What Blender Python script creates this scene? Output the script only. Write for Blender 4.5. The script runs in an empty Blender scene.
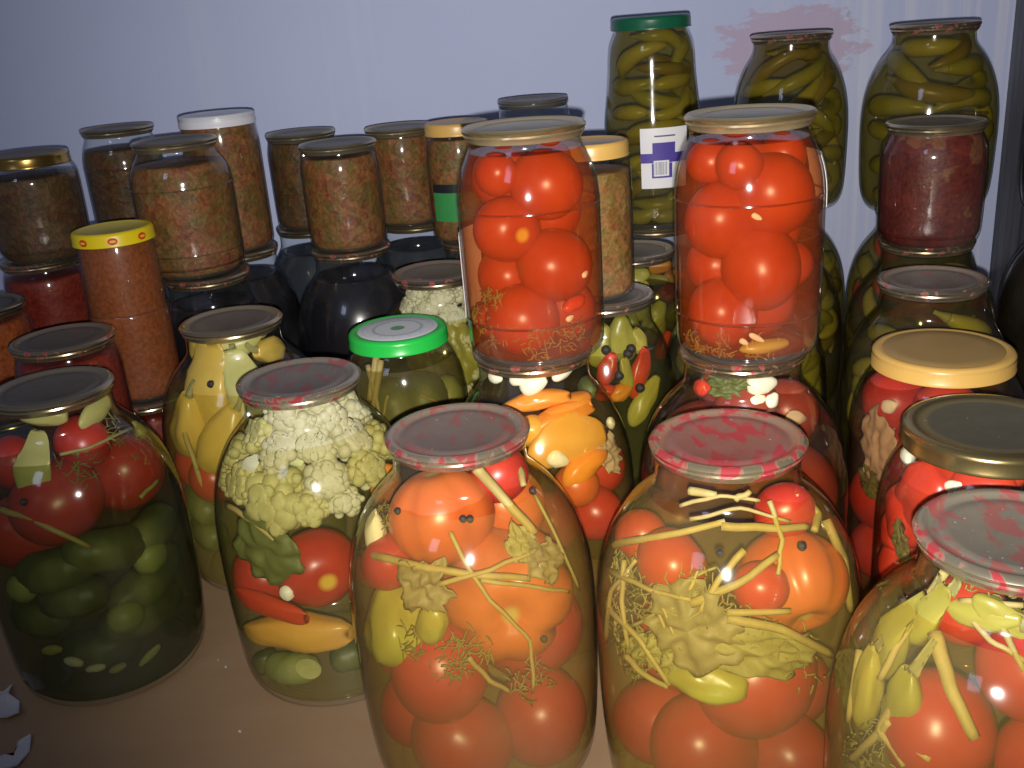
import bpy, math, random
from mathutils import Vector, Matrix, noise
rnd = random.Random(7)
C = bpy.context.scene.collection
SC = bpy.context.scene
PI = math.pi
# ------------------------------------------------------------------ camera
F, PITCH, ROLL, H = 1000.0, math.radians(20.62), math.radians(4.39), .4775
cp, sp = math.cos(PITCH), math.sin(PITCH)
FW = Vector((0, cp, -sp)); _up = Vector((0, sp, cp)); _rt = Vector((1, 0, 0))
RT = _rt * math.cos(ROLL) - _up * math.sin(ROLL)
UP = _rt * math.sin(ROLL) + _up * math.cos(ROLL)
EYE = Vector((0, 0, H))
cam = bpy.data.cameras.new('camera'); co = bpy.data.objects.new('camera', cam); C.objects.link(co)
cam.sensor_width = 36; cam.lens = F * 36 / 1024; cam.clip_start = .01
M = Matrix((RT, UP, -FW)).transposed().to_4x4(); M.translation = EYE
co.matrix_world = M
SC.camera = co

def ray(u, v): return (F * FW + (u - 512) * RT - (v - 384) * UP) / F      # unit depth
def proj(p):
    d = Vector(p) - EYE; w = d.dot(FW)
    return 512 + F * d.dot(RT) / w, 384 - F * d.dot(UP) / w, w
def on_plane_y(u, v, y): d = ray(u, v); return EYE + d * (y / d.y)
def on_plane_z(u, v, z): d = ray(u, v); return EYE + d * ((z - H) / d.z)

# ------------------------------------------------------------------ materials
def nodes(name):
    m = bpy.data.materials.new(name); m.use_nodes = True
    nt = m.node_tree; nt.nodes.clear()
    out = nt.nodes.new('ShaderNodeOutputMaterial')
    return m, nt, out
def N(nt, t, **k):
    n = nt.nodes.new(t)
    for a, b in k.items():
        if a.startswith('i_'):
            key = a[2:].replace('_', ' ')
            n.inputs[key].default_value = b
        else: setattr(n, a, b)
    return n
def L(nt, a, b): nt.links.new(a, b)
def c4(c): return (c[0], c[1], c[2], 1)
def mixc(nt, fac, a, b, mode='MIX'):
    n = nt.nodes.new('ShaderNodeMix'); n.data_type = 'RGBA'; n.blend_type = mode
    for s, val in ((n.inputs[0], fac), (n.inputs[6], a), (n.inputs[7], b)):
        if hasattr(val, 'links') or hasattr(val, 'is_linked'): L(nt, val, s)
        elif isinstance(val, (int, float)): s.default_value = val
        else: s.default_value = c4(val)
    return n.outputs[2]
def ramp(nt, fac, stops, interp='LINEAR'):
    n = nt.nodes.new('ShaderNodeValToRGB'); n.color_ramp.interpolation = interp
    e = n.color_ramp.elements
    while len(e) < len(stops): e.new(.5)
    for k, (p, c) in enumerate(stops):
        e[k].position = p; e[k].color = c4(c) if hasattr(c, '__len__') else (c, c, c, 1)
    L(nt, fac, n.inputs[0]); return n.outputs[0]
def maths(nt, op, a, b=0.0, c=None):
    n = nt.nodes.new('ShaderNodeMath'); n.operation = op
    for s, val in zip(n.inputs, (a, b) if c is None else (a, b, c)):
        if hasattr(val, 'is_linked'): L(nt, val, s)
        else: s.default_value = val
    return n.outputs[0]
def coord(nt, which='Object', scale=1, loc=(0, 0, 0)):
    tc = nt.nodes.new('ShaderNodeTexCoord'); mp = nt.nodes.new('ShaderNodeMapping')
    L(nt, tc.outputs[which], mp.inputs[0])
    mp.inputs['Scale'].default_value = (scale,) * 3 if isinstance(scale, (int, float)) else scale
    mp.inputs['Location'].default_value = loc
    return mp.outputs[0]
def noise_t(nt, vec, scale, detail=3, rough=.55, dist=0):
    n = N(nt, 'ShaderNodeTexNoise'); L(nt, vec, n.inputs['Vector'])
    n.inputs['Scale'].default_value = scale; n.inputs['Detail'].default_value = detail
    n.inputs['Roughness'].default_value = rough; n.inputs['Distortion'].default_value = dist
    return n.outputs[0]
def principled(nt, out, col, rough=.5, metal=0, spec=.5, bump=None, bstr=.3, bdist=.001, sss=0):
    p = N(nt, 'ShaderNodeBsdfPrincipled')
    if hasattr(col, 'is_linked'): L(nt, col, p.inputs['Base Color'])
    else: p.inputs['Base Color'].default_value = c4(col)
    for key, val in (('Roughness', rough), ('Metallic', metal), ('Specular IOR Level', spec)):
        if hasattr(val, 'is_linked'): L(nt, val, p.inputs[key])
        else: p.inputs[key].default_value = val
    if bump is not None:
        b = N(nt, 'ShaderNodeBump'); b.inputs['Strength'].default_value = bstr; b.inputs['Distance'].default_value = bdist
        L(nt, bump, b.inputs['Height']); L(nt, b.outputs[0], p.inputs['Normal'])
    L(nt, p.outputs[0], out.inputs[0]); return p
_mc = {}
def cached(f):
    def g(*a, **k):
        key = (f.__name__, a, tuple(sorted(k.items())))
        if key not in _mc: _mc[key] = f(*a, **k)
        return _mc[key]
    return g
@cached
def plain(name, col, rough=.5, metal=0, spec=.5, var=.15, scale=60):
    m, nt, out = nodes(name)
    n = noise_t(nt, coord(nt), scale, 3)
    c = mixc(nt, n, tuple(x * (1 - var) for x in col), tuple(min(1, x * (1 + var)) for x in col))
    principled(nt, out, c, rough, metal, spec); return m
@cached
def glass(name, tint=(.965, .98, .97), edge=(.55, .60, .57)):
    m, nt, out = nodes(name)
    lw = N(nt, 'ShaderNodeLayerWeight'); lw.inputs[0].default_value = .5
    e = maths(nt, 'POWER', lw.outputs['Facing'], 5.0)
    tr = N(nt, 'ShaderNodeBsdfTransparent'); L(nt, mixc(nt, e, tint, edge), tr.inputs[0])
    gl = N(nt, 'ShaderNodeBsdfGlossy'); gl.inputs['Roughness'].default_value = .085; gl.inputs[0].default_value = (1, 1, 1, 1)
    wav = noise_t(nt, coord(nt), 26, 2)
    b = N(nt, 'ShaderNodeBump'); b.inputs['Strength'].default_value = .12; b.inputs['Distance'].default_value = .004
    L(nt, wav, b.inputs['Height']); L(nt, b.outputs[0], gl.inputs['Normal'])
    fr = maths(nt, 'MULTIPLY_ADD', maths(nt, 'POWER', lw.outputs['Facing'], 5.0), .80, .05)
    dust = noise_t(nt, coord(nt), 9, 4, .6)
    df = N(nt, 'ShaderNodeBsdfDiffuse'); df.inputs[0].default_value = (.75, .76, .72, 1)
    mx = N(nt, 'ShaderNodeMixShader'); L(nt, fr, mx.inputs[0]); L(nt, tr.outputs[0], mx.inputs[1]); L(nt, gl.outputs[0], mx.inputs[2])
    m2 = N(nt, 'ShaderNodeMixShader')
    L(nt, maths(nt, 'MULTIPLY', ramp(nt, dust, ((.45, 0.0), (.85, 1.0))), .045), m2.inputs[0])
    L(nt, mx.outputs[0], m2.inputs[1]); L(nt, df.outputs[0], m2.inputs[2])
    L(nt, m2.outputs[0], out.inputs[0]); return m
@cached
def liquid(name, tint, murk, fac, fac_low, z0, z1):
    """see-through coloured brine, cloudier (fac_low) towards the bottom; in D and E that imitates lens haze"""
    m, nt, out = nodes(name)
    tr = N(nt, 'ShaderNodeBsdfTransparent'); tr.inputs[0].default_value = c4(tint)
    df = N(nt, 'ShaderNodeBsdfDiffuse'); df.inputs[0].default_value = c4(murk)
    tc = N(nt, 'ShaderNodeTexCoord'); sx = N(nt, 'ShaderNodeSeparateXYZ'); L(nt, tc.outputs['Object'], sx.inputs[0])
    mr = N(nt, 'ShaderNodeMapRange'); L(nt, sx.outputs[2], mr.inputs[0])
    for i, val in ((1, z0), (2, z1), (3, fac_low), (4, fac)): mr.inputs[i].default_value = val
    nz = noise_t(nt, coord(nt), 22, 3, .6)
    f = maths(nt, 'MULTIPLY', mr.outputs[0], maths(nt, 'ADD', maths(nt, 'MULTIPLY', nz, .8), .6))
    mx = N(nt, 'ShaderNodeMixShader'); L(nt, f, mx.inputs[0]); L(nt, tr.outputs[0], mx.inputs[1]); L(nt, df.outputs[0], mx.inputs[2])
    L(nt, mx.outputs[0], out.inputs[0]); return m
@cached
def liquid_top(name, tint):
    m, nt, out = nodes(name)
    tr = N(nt, 'ShaderNodeBsdfTransparent'); tr.inputs[0].default_value = c4(tint)
    gl = N(nt, 'ShaderNodeBsdfGlossy'); gl.inputs['Roughness'].default_value = .05
    lw = N(nt, 'ShaderNodeLayerWeight'); lw.inputs[0].default_value = .5
    fr = maths(nt, 'MULTIPLY_ADD', maths(nt, 'POWER', lw.outputs['Facing'], 5.0), .7, .02)
    mx = N(nt, 'ShaderNodeMixShader'); L(nt, fr, mx.inputs[0]); L(nt, tr.outputs[0], mx.inputs[1]); L(nt, gl.outputs[0], mx.inputs[2])
    L(nt, mx.outputs[0], out.inputs[0]); return m
@cached
def tomato_mat(name, a, b, scar=(.75, .45, .05), scarsize=.13, rib=0.0, shoulder=None):
    m, nt, out = nodes(name)
    g = coord(nt, 'Generated'); sx = N(nt, 'ShaderNodeSeparateXYZ'); L(nt, g, sx.inputs[0])
    n = noise_t(nt, coord(nt), 30, 3)
    c = mixc(nt, ramp(nt, n, ((.3, 0.0), (.7, 1.0))), a, b)
    dx = maths(nt, 'SUBTRACT', sx.outputs[0], .5); dy = maths(nt, 'SUBTRACT', sx.outputs[1], .5)
    d = maths(nt, 'SQRT', maths(nt, 'ADD', maths(nt, 'MULTIPLY', dx, dx), maths(nt, 'MULTIPLY', dy, dy)))
    top = maths(nt, 'GREATER_THAN', sx.outputs[2], .6)
    if shoulder:
        s = maths(nt, 'MULTIPLY', ramp(nt, sx.outputs[2], ((.45, 0.0), (1.0, 1.0))), .8)
        c = mixc(nt, s, c, shoulder)
    msk = maths(nt, 'MULTIPLY', ramp(nt, maths(nt, 'ADD', d, maths(nt, 'MULTIPLY', n, .06)), ((scarsize * .7, 1.0), (scarsize * 1.25, 0.0))), top)
    c = mixc(nt, msk, c, scar)
    principled(nt, out, c, .33, 0, .45, n, .15, .002); return m
@cached
def veg(name, a, b, scale=40, rough=.4, bstr=.25, stretch=(1, 1, 1), spots=None):
    m, nt, out = nodes(name)
    oi = N(nt, 'ShaderNodeObjectInfo')
    v = coord(nt, 'Object', stretch); n = noise_t(nt, v, scale, 4, .6)
    f = maths(nt, 'ADD', ramp(nt, n, ((.3, 0.0), (.7, .75))), maths(nt, 'MULTIPLY', oi.outputs['Random'], .3))
    c = mixc(nt, f, a, b)
    if spots:
        n2 = noise_t(nt, v, scale * .45, 3, .6)
        c = mixc(nt, ramp(nt, n2, ((.55, 0.0), (.68, .8))), c, spots)
    principled(nt, out, c, rough, 0, .4, n, bstr, .0015); return m
@cached
def relish(name, cols, scale=120, bstr=.5):
    m, nt, out = nodes(name)
    v = coord(nt)
    vd = N(nt, 'ShaderNodeVectorMath', operation='ADD'); L(nt, v, vd.inputs[0])
    nn = N(nt, 'ShaderNodeTexNoise'); L(nt, v, nn.inputs['Vector']); nn.inputs['Scale'].default_value = 90
    sc = N(nt, 'ShaderNodeVectorMath', operation='SCALE'); L(nt, nn.outputs[1], sc.inputs[0]); sc.inputs['Scale'].default_value = .009
    L(nt, sc.outputs[0], vd.inputs[1])
    vo = N(nt, 'ShaderNodeTexVoronoi'); L(nt, vd.outputs[0], vo.inputs['Vector']); vo.inputs['Scale'].default_value = scale
    sx = N(nt, 'ShaderNodeSeparateXYZ'); L(nt, vo.outputs['Color'], sx.inputs[0])
    k = len(cols)
    c1 = ramp(nt, sx.outputs[0], [(i / k, cols[i]) for i in range(k)], 'CONSTANT')
    big = noise_t(nt, v, 28, 4, .65)
    c2 = ramp(nt, big, [(.3 + .4 * i / (k - 1), cols[i]) for i in range(k)])
    fine = noise_t(nt, v, 260, 3, .7)
    c = mixc(nt, .62, c1, c2)
    c = mixc(nt, .55, c, ramp(nt, fine, ((.3, (.25, .25, .25)), (.7, (1.5, 1.4, 1.2)))), 'MULTIPLY')
    principled(nt, out, c, .5, 0, .3, maths(nt, 'ADD', fine, vo.outputs[0]), bstr, .002); return m
@cached
def tin(name, rim, top, prin=None, amount=.5, metal=.65, seed=0):
    """lid metal: dusty top panel, brighter rim and an optional worn red print"""
    m, nt, out = nodes(name)
    v = coord(nt, 'Object', 1, (seed * 3.1, seed * 1.7, seed))
    tc = N(nt, 'ShaderNodeTexCoord'); sx = N(nt, 'ShaderNodeSeparateXYZ'); L(nt, tc.outputs['Object'], sx.inputs[0])
    r = maths(nt, 'SQRT', maths(nt, 'ADD', maths(nt, 'MULTIPLY', sx.outputs[0], sx.outputs[0]), maths(nt, 'MULTIPLY', sx.outputs[1], sx.outputs[1])))
    inner = ramp(nt, r, ((.036, 1.0), (.041, 0.0)))
    n = noise_t(nt, v, 70, 5, .7)
    tcx = mixc(nt, n, tuple(x * .75 for x in top), tuple(min(1, x * 1.25) for x in top))
    c = mixc(nt, inner, rim, tcx)
    if prin:
        p = noise_t(nt, coord(nt, 'Object', (1, .55, 1), (seed * 1.3, seed, 0)), 105, 2.5, .5, .5)
        pm = maths(nt, 'MULTIPLY', ramp(nt, p, ((.65 - .22 * amount, 0.0), (.73 - .2 * amount, .92))), maths(nt, 'MULTIPLY_ADD', inner, -.5 if amount < .7 else -.2, 1.0))
        c = mixc(nt, pm, c, prin)
    n2 = noise_t(nt, v, 300, 2, .6)
    spk = ramp(nt, n2, ((.72, 0.0), (.76, .6)))
    c = mixc(nt, spk, c, (.75, .72, .68))
    mt = maths(nt, 'MULTIPLY_ADD', inner, -metal * .75, metal)
    if prin: mt = maths(nt, 'MULTIPLY', mt, maths(nt, 'MULTIPLY_ADD', pm, -.85, 1.0))
    ro = maths(nt, 'MULTIPLY_ADD', inner, .2, .24)
    principled(nt, out, c, ro, mt, .5, n, .12, .0006); return m

# ------------------------------------------------------------------ objects
def mesh_obj(name, verts, faces, mats, parent=None, origin=None, smooth=True, sharp=None, fmat=None):
    me = bpy.data.meshes.new(name)
    o0 = Vector(origin) if origin is not None else Vector((0, 0, 0))
    me.from_pydata([tuple(Vector(v) - o0) for v in verts], [], faces)
    for m in (mats if isinstance(mats, (list, tuple)) else [mats]): me.materials.append(m)
    if smooth: me.polygons.foreach_set('use_smooth', [True] * len(me.polygons))
    if fmat: me.polygons.foreach_set('material_index', fmat)
    if sharp: me.set_sharp_from_angle(angle=math.radians(sharp))
    me.update()
    o = bpy.data.objects.new(name, me); C.objects.link(o)
    o.location = o0
    if parent: o.parent = parent
    return o
def tag(o, label=None, cat=None, group=None, kind=None):
    for k, v in (('label', label), ('category', cat), ('group', group), ('kind', kind)):
        if v: o[k] = v
    return o
def empty(name, loc):
    o = bpy.data.objects.new(name, None); o.empty_display_size = .02; C.objects.link(o); o.location = loc; return o
def spline(pts, k=4):
    out = []
    n = len(pts)
    for i in range(n - 1):
        p0, p1, p2, p3 = pts[max(0, i - 1)], pts[i], pts[i + 1], pts[min(n - 1, i + 2)]
        for j in range(k):
            t = j / k
            out.append(tuple(.5 * (2 * b + (c - a) * t + (2 * a - 5 * b + 4 * c - d) * t * t + (3 * b - a - 3 * c + d) * t ** 3) for a, b, c, d in zip(p0, p1, p2, p3)))
    out.append(tuple(pts[-1])); return out
def lathe(pr, seg=64, cap0=False, cap1=False):
    vs, fs = [], []
    for r, z in pr:
        for i in range(seg):
            a = 2 * PI * i / seg; vs.append((max(r, 1e-5) * math.cos(a), max(r, 1e-5) * math.sin(a), z))
    for j in range(len(pr) - 1):
        for i in range(seg):
            k = (i + 1) % seg
            fs.append((j * seg + i, j * seg + k, (j + 1) * seg + k, (j + 1) * seg + i))
    if cap0: fs.append(tuple(range(seg))[::-1])
    if cap1: fs.append(tuple((len(pr) - 1) * seg + i for i in range(seg)))
    return vs, fs
def tube(pts, rad, seg=8, k=4, flat=1.0):
    """sweep with a changing radius along a smoothed path"""
    q = spline([tuple(p) + (r,) for p, r in zip(pts, rad)], k)
    P = [Vector(x[:3]) for x in q]; R = [max(x[3], 1e-4) for x in q]
    vs, fs = [], []; nrm = None
    for i, p in enumerate(P):
        t = (P[min(i + 1, len(P) - 1)] - P[max(i - 1, 0)]).normalized()
        if nrm is None:
            nrm = t.orthogonal().normalized()
        nrm = (nrm - t * nrm.dot(t)).normalized(); b = t.cross(nrm)
        for s in range(seg):
            a = 2 * PI * s / seg; vs.append(p + (nrm * math.cos(a) * flat + b * math.sin(a)) * R[i])
    n = len(P)
    for i in range(n - 1):
        for s in range(seg):
            s2 = (s + 1) % seg; fs.append((i * seg + s, i * seg + s2, (i + 1) * seg + s2, (i + 1) * seg + s))
    fs.append(tuple(range(seg))[::-1]); fs.append(tuple((n - 1) * seg + s for s in range(seg)))
    return vs, fs
def join(*ms):
    V, Fa = [], []
    for vs, fs in ms:
        o = len(V); V += list(vs); Fa += [tuple(i + o for i in f) for f in fs]
    return V, Fa
def ico(r, c=(0, 0, 0), ns=10, nr=6, squash=(1, 1, 1)):
    vs = [(c[0], c[1], c[2] + r * squash[2])]; fs = []
    for j in range(1, nr):
        th = PI * j / nr
        for i in range(ns):
            a = 2 * PI * i / ns
            vs.append((c[0] + r * math.sin(th) * math.cos(a) * squash[0], c[1] + r * math.sin(th) * math.sin(a) * squash[1], c[2] + r * math.cos(th) * squash[2]))
    vs.append((c[0], c[1], c[2] - r * squash[2])); last = len(vs) - 1
    for i in range(ns):
        k = (i + 1) % ns
        fs.append((0, 1 + i, 1 + k)); fs.append((last, last - ns + k, last - ns + i))
        for j in range(nr - 2):
            a = 1 + j * ns
            fs.append((a + i, a + ns + i, a + ns + k, a + k))
    return vs, fs

# ------------------------------------------------------------------ jar shapes (r, z), then the radius at a height
PROF = {
 'three': [(.001, .004), (.054, .004), (.058, .0008), (.064, .0), (.069, .004), (.0725, .013), (.0745, .030), (.0764, .065), (.077, .105), (.0765, .130), (.0740, .153), (.0682, .174), (.0590, .1915), (.0497, .2025), (.0437, .2095), (.0415, .216), (.0413, .226), (.0428, .229), (.0428, .234)],
 'two':   [(.001, .004), (.044, .004), (.048, .0008), (.054, .0), (.060, .005), (.0645, .016), (.0668, .035), (.068, .07), (.068, .098), (.0655, .122), (.060, .142), (.0525, .158), (.0455, .168), (.0415, .175), (.0405, .182), (.0405, .188), (.0425, .190), (.0425, .193)],
 'one':   [(.001, .004), (.036, .004), (.040, .0008), (.044, .0), (.0480, .004), (.0495, .012), (.0500, .028), (.0503, .030), (.0500, .032), (.0502, .070), (.0502, .105), (.0505, .107), (.0502, .109), (.0492, .119), (.0465, .130), (.0425, .1395), (.0398, .1455), (.0388, .150), (.0402, .153), (.0402, .158)],
 'half':  [(.001, .004), (.032, .004), (.035, .0008), (.038, .0), (.0425, .004), (.0442, .012), (.0448, .030), (.0450, .060), (.0450, .083), (.0444, .092), (.0425, .100), (.0408, .105), (.0402, .109), (.0415, .111), (.0415, .114)],
 'slim':  [(.001, .004), (.024, .004), (.027, .0008), (.030, .0), (.0345, .004), (.0360, .012), (.0364, .05), (.0362, .090), (.0355, .115), (.0340, .128), (.0325, .136), (.0315, .140), (.0315, .150)],
 'sauce': [(.001, .004), (.024, .004), (.028, .0008), (.032, .0), (.0370, .004), (.0385, .014), (.0388, .05), (.0388, .088), (.0378, .090), (.0376, .093), (.0374, .12), (.0364, .145), (.0350, .156), (.0338, .162), (.0338, .170)],
 'tall':  [(.001, .004), (.034, .004), (.038, .0008), (.044, .0), (.0480, .005), (.0496, .018), (.0500, .05), (.0510, .080), (.0522, .100), (.0516, .115), (.0490, .138), (.0468, .160), (.0458, .178), (.0440, .190), (.0405, .199), (.0385, .204), (.0385, .217)],
 'wide':  [(.001, .004), (.045, .004), (.049, .0008), (.053, .0), (.0580, .004), (.0605, .014), (.0615, .04), (.0618, .10), (.0618, .150), (.0608, .168), (.0575, .184), (.0525, .195), (.0492, .201), (.0485, .206), (.0485, .218)],
 'gherk': [(.001, .004), (.040, .004), (.044, .0008), (.048, .0), (.0530, .004), (.0560, .014), (.0570, .05), (.0570, .12), (.0565, .150), (.0550, .170), (.0515, .186), (.0465, .198), (.0420, .205), (.0405, .209), (.0405, .220)],
}
BASE_R = {'three': .077, 'two': .068, 'one': .0502, 'half': .045, 'slim': .0364, 'sauce': .0388, 'tall': .0522, 'wide': .0618, 'gherk': .057}
NECK = {'three': .0413, 'two': .0405, 'one': .0388, 'half': .0402, 'slim': .0315, 'sauce': .0338, 'tall': .0385, 'wide': .0485, 'gherk': .0405}
class Jar: pass
JARS = {}
CLEAR = glass('clear_jar_glass')
def crimp(R): return [(.0001, -.0022), (.028, -.0022), (.0305, -.0014), (.033, -.0022), (.0365, -.0024), (.0385, -.0008), (.0408, 0), (R - .0012, -.0006), (R, -.0022), (R - .0004, -.0038), (R - .0014, -.0046), (R - .0010, -.0058), (R - .0020, -.0074), (R - .0032, -.0092), (R - .0036, -.0098), (R - .005, -.0096)]
def twistlid(R, h=.013): return [(.0001, -.0012), (R * .45, -.0012), (R * .5, -.0008), (R * .8, -.0012), (R * .84, -.0006), (R * .90, 0), (R * .965, -.0006), (R - .0003, -.0024), (R, -.004), (R, -h + .0022), (R + .0006, -h + .0012), (R + .0004, -h + .0002), (R - .0006, -h), (R - .0016, -h + .0006)]
def jar(key, typ, x, y, base, label, short, group, lid='crimp', lidmat=None, R=None, h=None, lidlabel=None, gmat=None, lidR=None):
    j = Jar(); j.key = key; j.short = short; JARS[key] = j
    pr = PROF[typ]; n0, R0 = NECK[typ], BASE_R[typ]; R = R or R0
    top = pr[-1][1]; hz = (h / top) if h else {'three': 1.009, 'one': 1.012}.get(typ, 1.0)
    zc = [i for i, (r, z) in enumerate(pr) if abs(r - n0) < 1e-6][0]      # where the neck starts
    q = []
    for i, (r, z) in enumerate(pr):
        if i < zc: r = r * R / R0 if r < n0 else n0 * (1 if R >= R0 else 1) + (r - n0) * (R - n0) / (R0 - n0)
        q.append((r, z * hz))
    if R != R0:
        q = [(min(r, R) if i < 4 else r, z) for i, (r, z) in enumerate(q)]
    j.pr = spline(q, 4); j.R = R; j.top = q[-1][1]; j.base = base; j.x, j.y = x, y
    j.wall = sorted((z, r) for r, z in j.pr[16:])
    root = empty('preserving_jar', (x, y, base)); tag(root, label, 'jar', group); j.root = root
    vs, fs = lathe(j.pr, 72)
    mesh_obj('glass_body', vs, fs, gmat or CLEAR, root)
    lr = lidR or {'three': .0447, 'two': .0445, 'one': .0430, 'half': .0445, 'slim': .0345, 'sauce': .0368, 'tall': .0418, 'wide': .0515, 'gherk': .0434}[typ]
    lp = crimp(lr) if lid == 'crimp' else twistlid(lr)
    vs, fs = lathe(lp, 80)
    fs = [f[::-1] for f in fs]
    lo = mesh_obj('lid', vs, fs, lidmat, root, sharp=50)
    j.lidtop = j.top + (.0032 if lid == 'crimp' else .0018)
    lo.location = (0, 0, j.lidtop); j.lid = lo; j.lr = lr
    if lidlabel: lo['label'] = lidlabel
    j.z_top = base + j.lidtop
    return j
def rad(j, z):
    z -= j.base; w = j.wall
    if z <= w[0][0]: return w[0][1]
    for (z0, r0), (z1, r1) in zip(w, w[1:]):
        if z <= z1: return r0 + (r1 - r0) * (z - z0) / max(z1 - z0, 1e-9)
    return w[-1][1]
def spot(j, u, v, depth=.01, side=0):
    """the point inside jar j seen at pixel u, v, `depth` behind the wall"""
    d = ray(u, v).normalized(); ax = Vector((j.x, j.y, 0))
    t0 = (ax - Vector((EYE.x, EYE.y, 0))).length - .13
    best = None
    for k in range(700):
        p = EYE + d * ((t0 + k * .0005) / math.hypot(d.x, d.y))
        if p.z < j.base + .003: break
        rho = math.hypot(p.x - j.x, p.y - j.y); lim = max(rad(j, p.z) - depth, .001)
        if rho <= lim and p.z < j.base + j.top: return p
        if best is None or rho - lim < best[0]: best = (rho - lim, p, lim)
    e, p, lim = best
    rv = Vector((p.x - j.x, p.y - j.y, 0)); rv = rv.normalized() * lim
    return Vector((j.x + rv.x, j.y + rv.y, max(p.z, j.base + .006)))
def frame(j, p):
    n = Vector((p.x - j.x, p.y - j.y, 0)); n = n.normalized() if n.length > 1e-4 else Vector((0, -1, 0))
    t = Vector((0, 0, 1)).cross(n); return t, Vector((0, 0, 1)), n

ITEMS = []      # (object, description, category, jar key)
def item(o, desc, cat, j): ITEMS.append((o, desc, cat, j.key)); return o

def fill_brine(j, level, tint, murk=(.25, .25, .1), fac=.05, fac_low=None, desc='clear brine', floor_z=.0):
    zf = level
    pr = [(max(r - .0018, .0005), max(z, .003) + (.0026 if z < .01 else 0)) for r, z in j.pr if z < zf]
    rt = rad(j, j.base + zf) - .0018
    pr.append((rt, zf))
    vs, fs = lathe(pr, 56, False, True)
    m = liquid('brine_' + j.key, tint, murk, fac, fac if fac_low is None else fac_low, .02, zf)
    o = mesh_obj('brine', vs, fs, [m, liquid_top('brine_surface_' + j.key, tint)], None, None, True, 40, [0] * (len(fs) - 1) + [1])
    o.location = (j.x, j.y, j.base)
    tag(o, desc, 'brine', None, 'stuff'); return o
def fill_stuff(j, level, mat, name, desc, cat, top_rough=.002):
    pr = [(max(r - .0015, .0003), z + (.0026 if z < .01 else 0)) for r, z in j.pr if z < level]
    rt = rad(j, j.base + level) - .0015
    pr += [(rt, level), (rt * .8, level + .001), (rt * .4, level - .0008), (.0003, level + .0006)]
    vs, fs = lathe(pr, 48)
    o = mesh_obj(name, vs, fs, mat); o.location = (j.x, j.y, j.base)
    tag(o, desc, cat, None, 'stuff'); return o

# ------------------------------------------------------------------ vegetables
def tomato_mesh(r, ribs=5, depth=.02, squash=.88, dimple=.16, ns=40, nr=24):
    vs, fs = ico(1, (0, 0, 0), ns, nr); out = []
    for x, y, z in vs:
        a = math.atan2(y, x); th = math.acos(max(-1, min(1, z)))
        k = 1 - depth * (.5 + .5 * math.cos(ribs * a)) ** 5 * (math.sin(th) ** .5) * (.75 + .25 * z) * (1.0 + .35 * math.sin(3 * a + 1)) - .03 * math.sin(2 * a + .6)
        zz = z * squash - dimple * math.exp(-(th / .33) ** 2) - dimple * .15 * math.exp(-((PI - th) / .3) ** 2)
        out.append((x * k * r, y * k * r, zz * r))
    return out, fs
TM = {}
def tomato(j, u, v, rpx, mat, desc='ripe red tomato', aim=None, kind='tomato', ribs=5, depth=.02, squash=.92, dimple=.1, seed=None, gap=.003):
    d = proj((j.x, j.y - j.R, j.base + .1))[2] if False else None
    p0 = spot(j, u, v, .02); w = proj(p0)[2]; r = rpx * w / F
    p = spot(j, u, v, r + gap)
    return dict(j=j, p=p, r=r, mat=mat, desc=desc, aim=aim, kind=kind, ribs=ribs, depth=depth, squash=squash, dimple=dimple)
def settle(lst, it=120, slack=.93):
    slack = slack - .07
    for A in lst: A['r'] *= 1.16
    """push the tomatoes of one jar apart and keep them inside the glass"""
    for _ in range(it):
        for a in range(len(lst)):
            for b in range(a + 1, len(lst)):
                A, B = lst[a], lst[b]; dv = B['p'] - A['p']; d = dv.length or 1e-6; m = (A['r'] + B['r']) * slack
                if d < m:
                    s = dv * ((m - d) / d * .5); s2 = Vector((s.x, s.y, s.z * .6)); A['p'] = A['p'] - s2; B['p'] = B['p'] + s2
        for A in lst:
            j, p, r = A['j'], A['p'], A['r']
            p.z = min(max(p.z, j.base + r * A['squash'] + .005), j.base + j.top - r - .012)
            lim = max(min(rad(j, p.z + r * A['squash'] * s) - r * 1.045 * math.sqrt(1 - s * s) for s in (-.9, -.7, -.45, -.2, 0, .2, .45, .7, .9)) - .0021, 0)
            rv = Vector((p.x - j.x, p.y - j.y, 0))
            if rv.length > 1e-4: rv = rv.normalized() * (lim if rv.length > lim else rv.length + (lim - rv.length) * .25)
            A['p'] = Vector((j.x + rv.x, j.y + rv.y, p.z))
    for A in lst:
        vs, fs = tomato_mesh(A['r'], A['ribs'], A['depth'], A['squash'], A['dimple'])
        o = mesh_obj(A['kind'], vs, fs, A['mat'])
        o.location = A['p']
        j = A['j']
        if A['aim']:
            d = Vector(A['aim']).normalized()        # stem side in camera axes: right, up, towards the eye
            wd = RT * d.x + UP * d.y - FW * d.z
        else:
            wd = Vector((rnd.uniform(-1, 1), rnd.uniform(.1, 1), rnd.uniform(-1, 1)))
        q = Vector((0, 0, 1)).rotation_difference(wd.normalized())
        o.rotation_mode = 'QUATERNION'; o.rotation_quaternion = q @ Matrix.Rotation(rnd.uniform(0, 6), 4, 'Z').to_quaternion()
        item(o, A['desc'], 'tomato', j)
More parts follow.
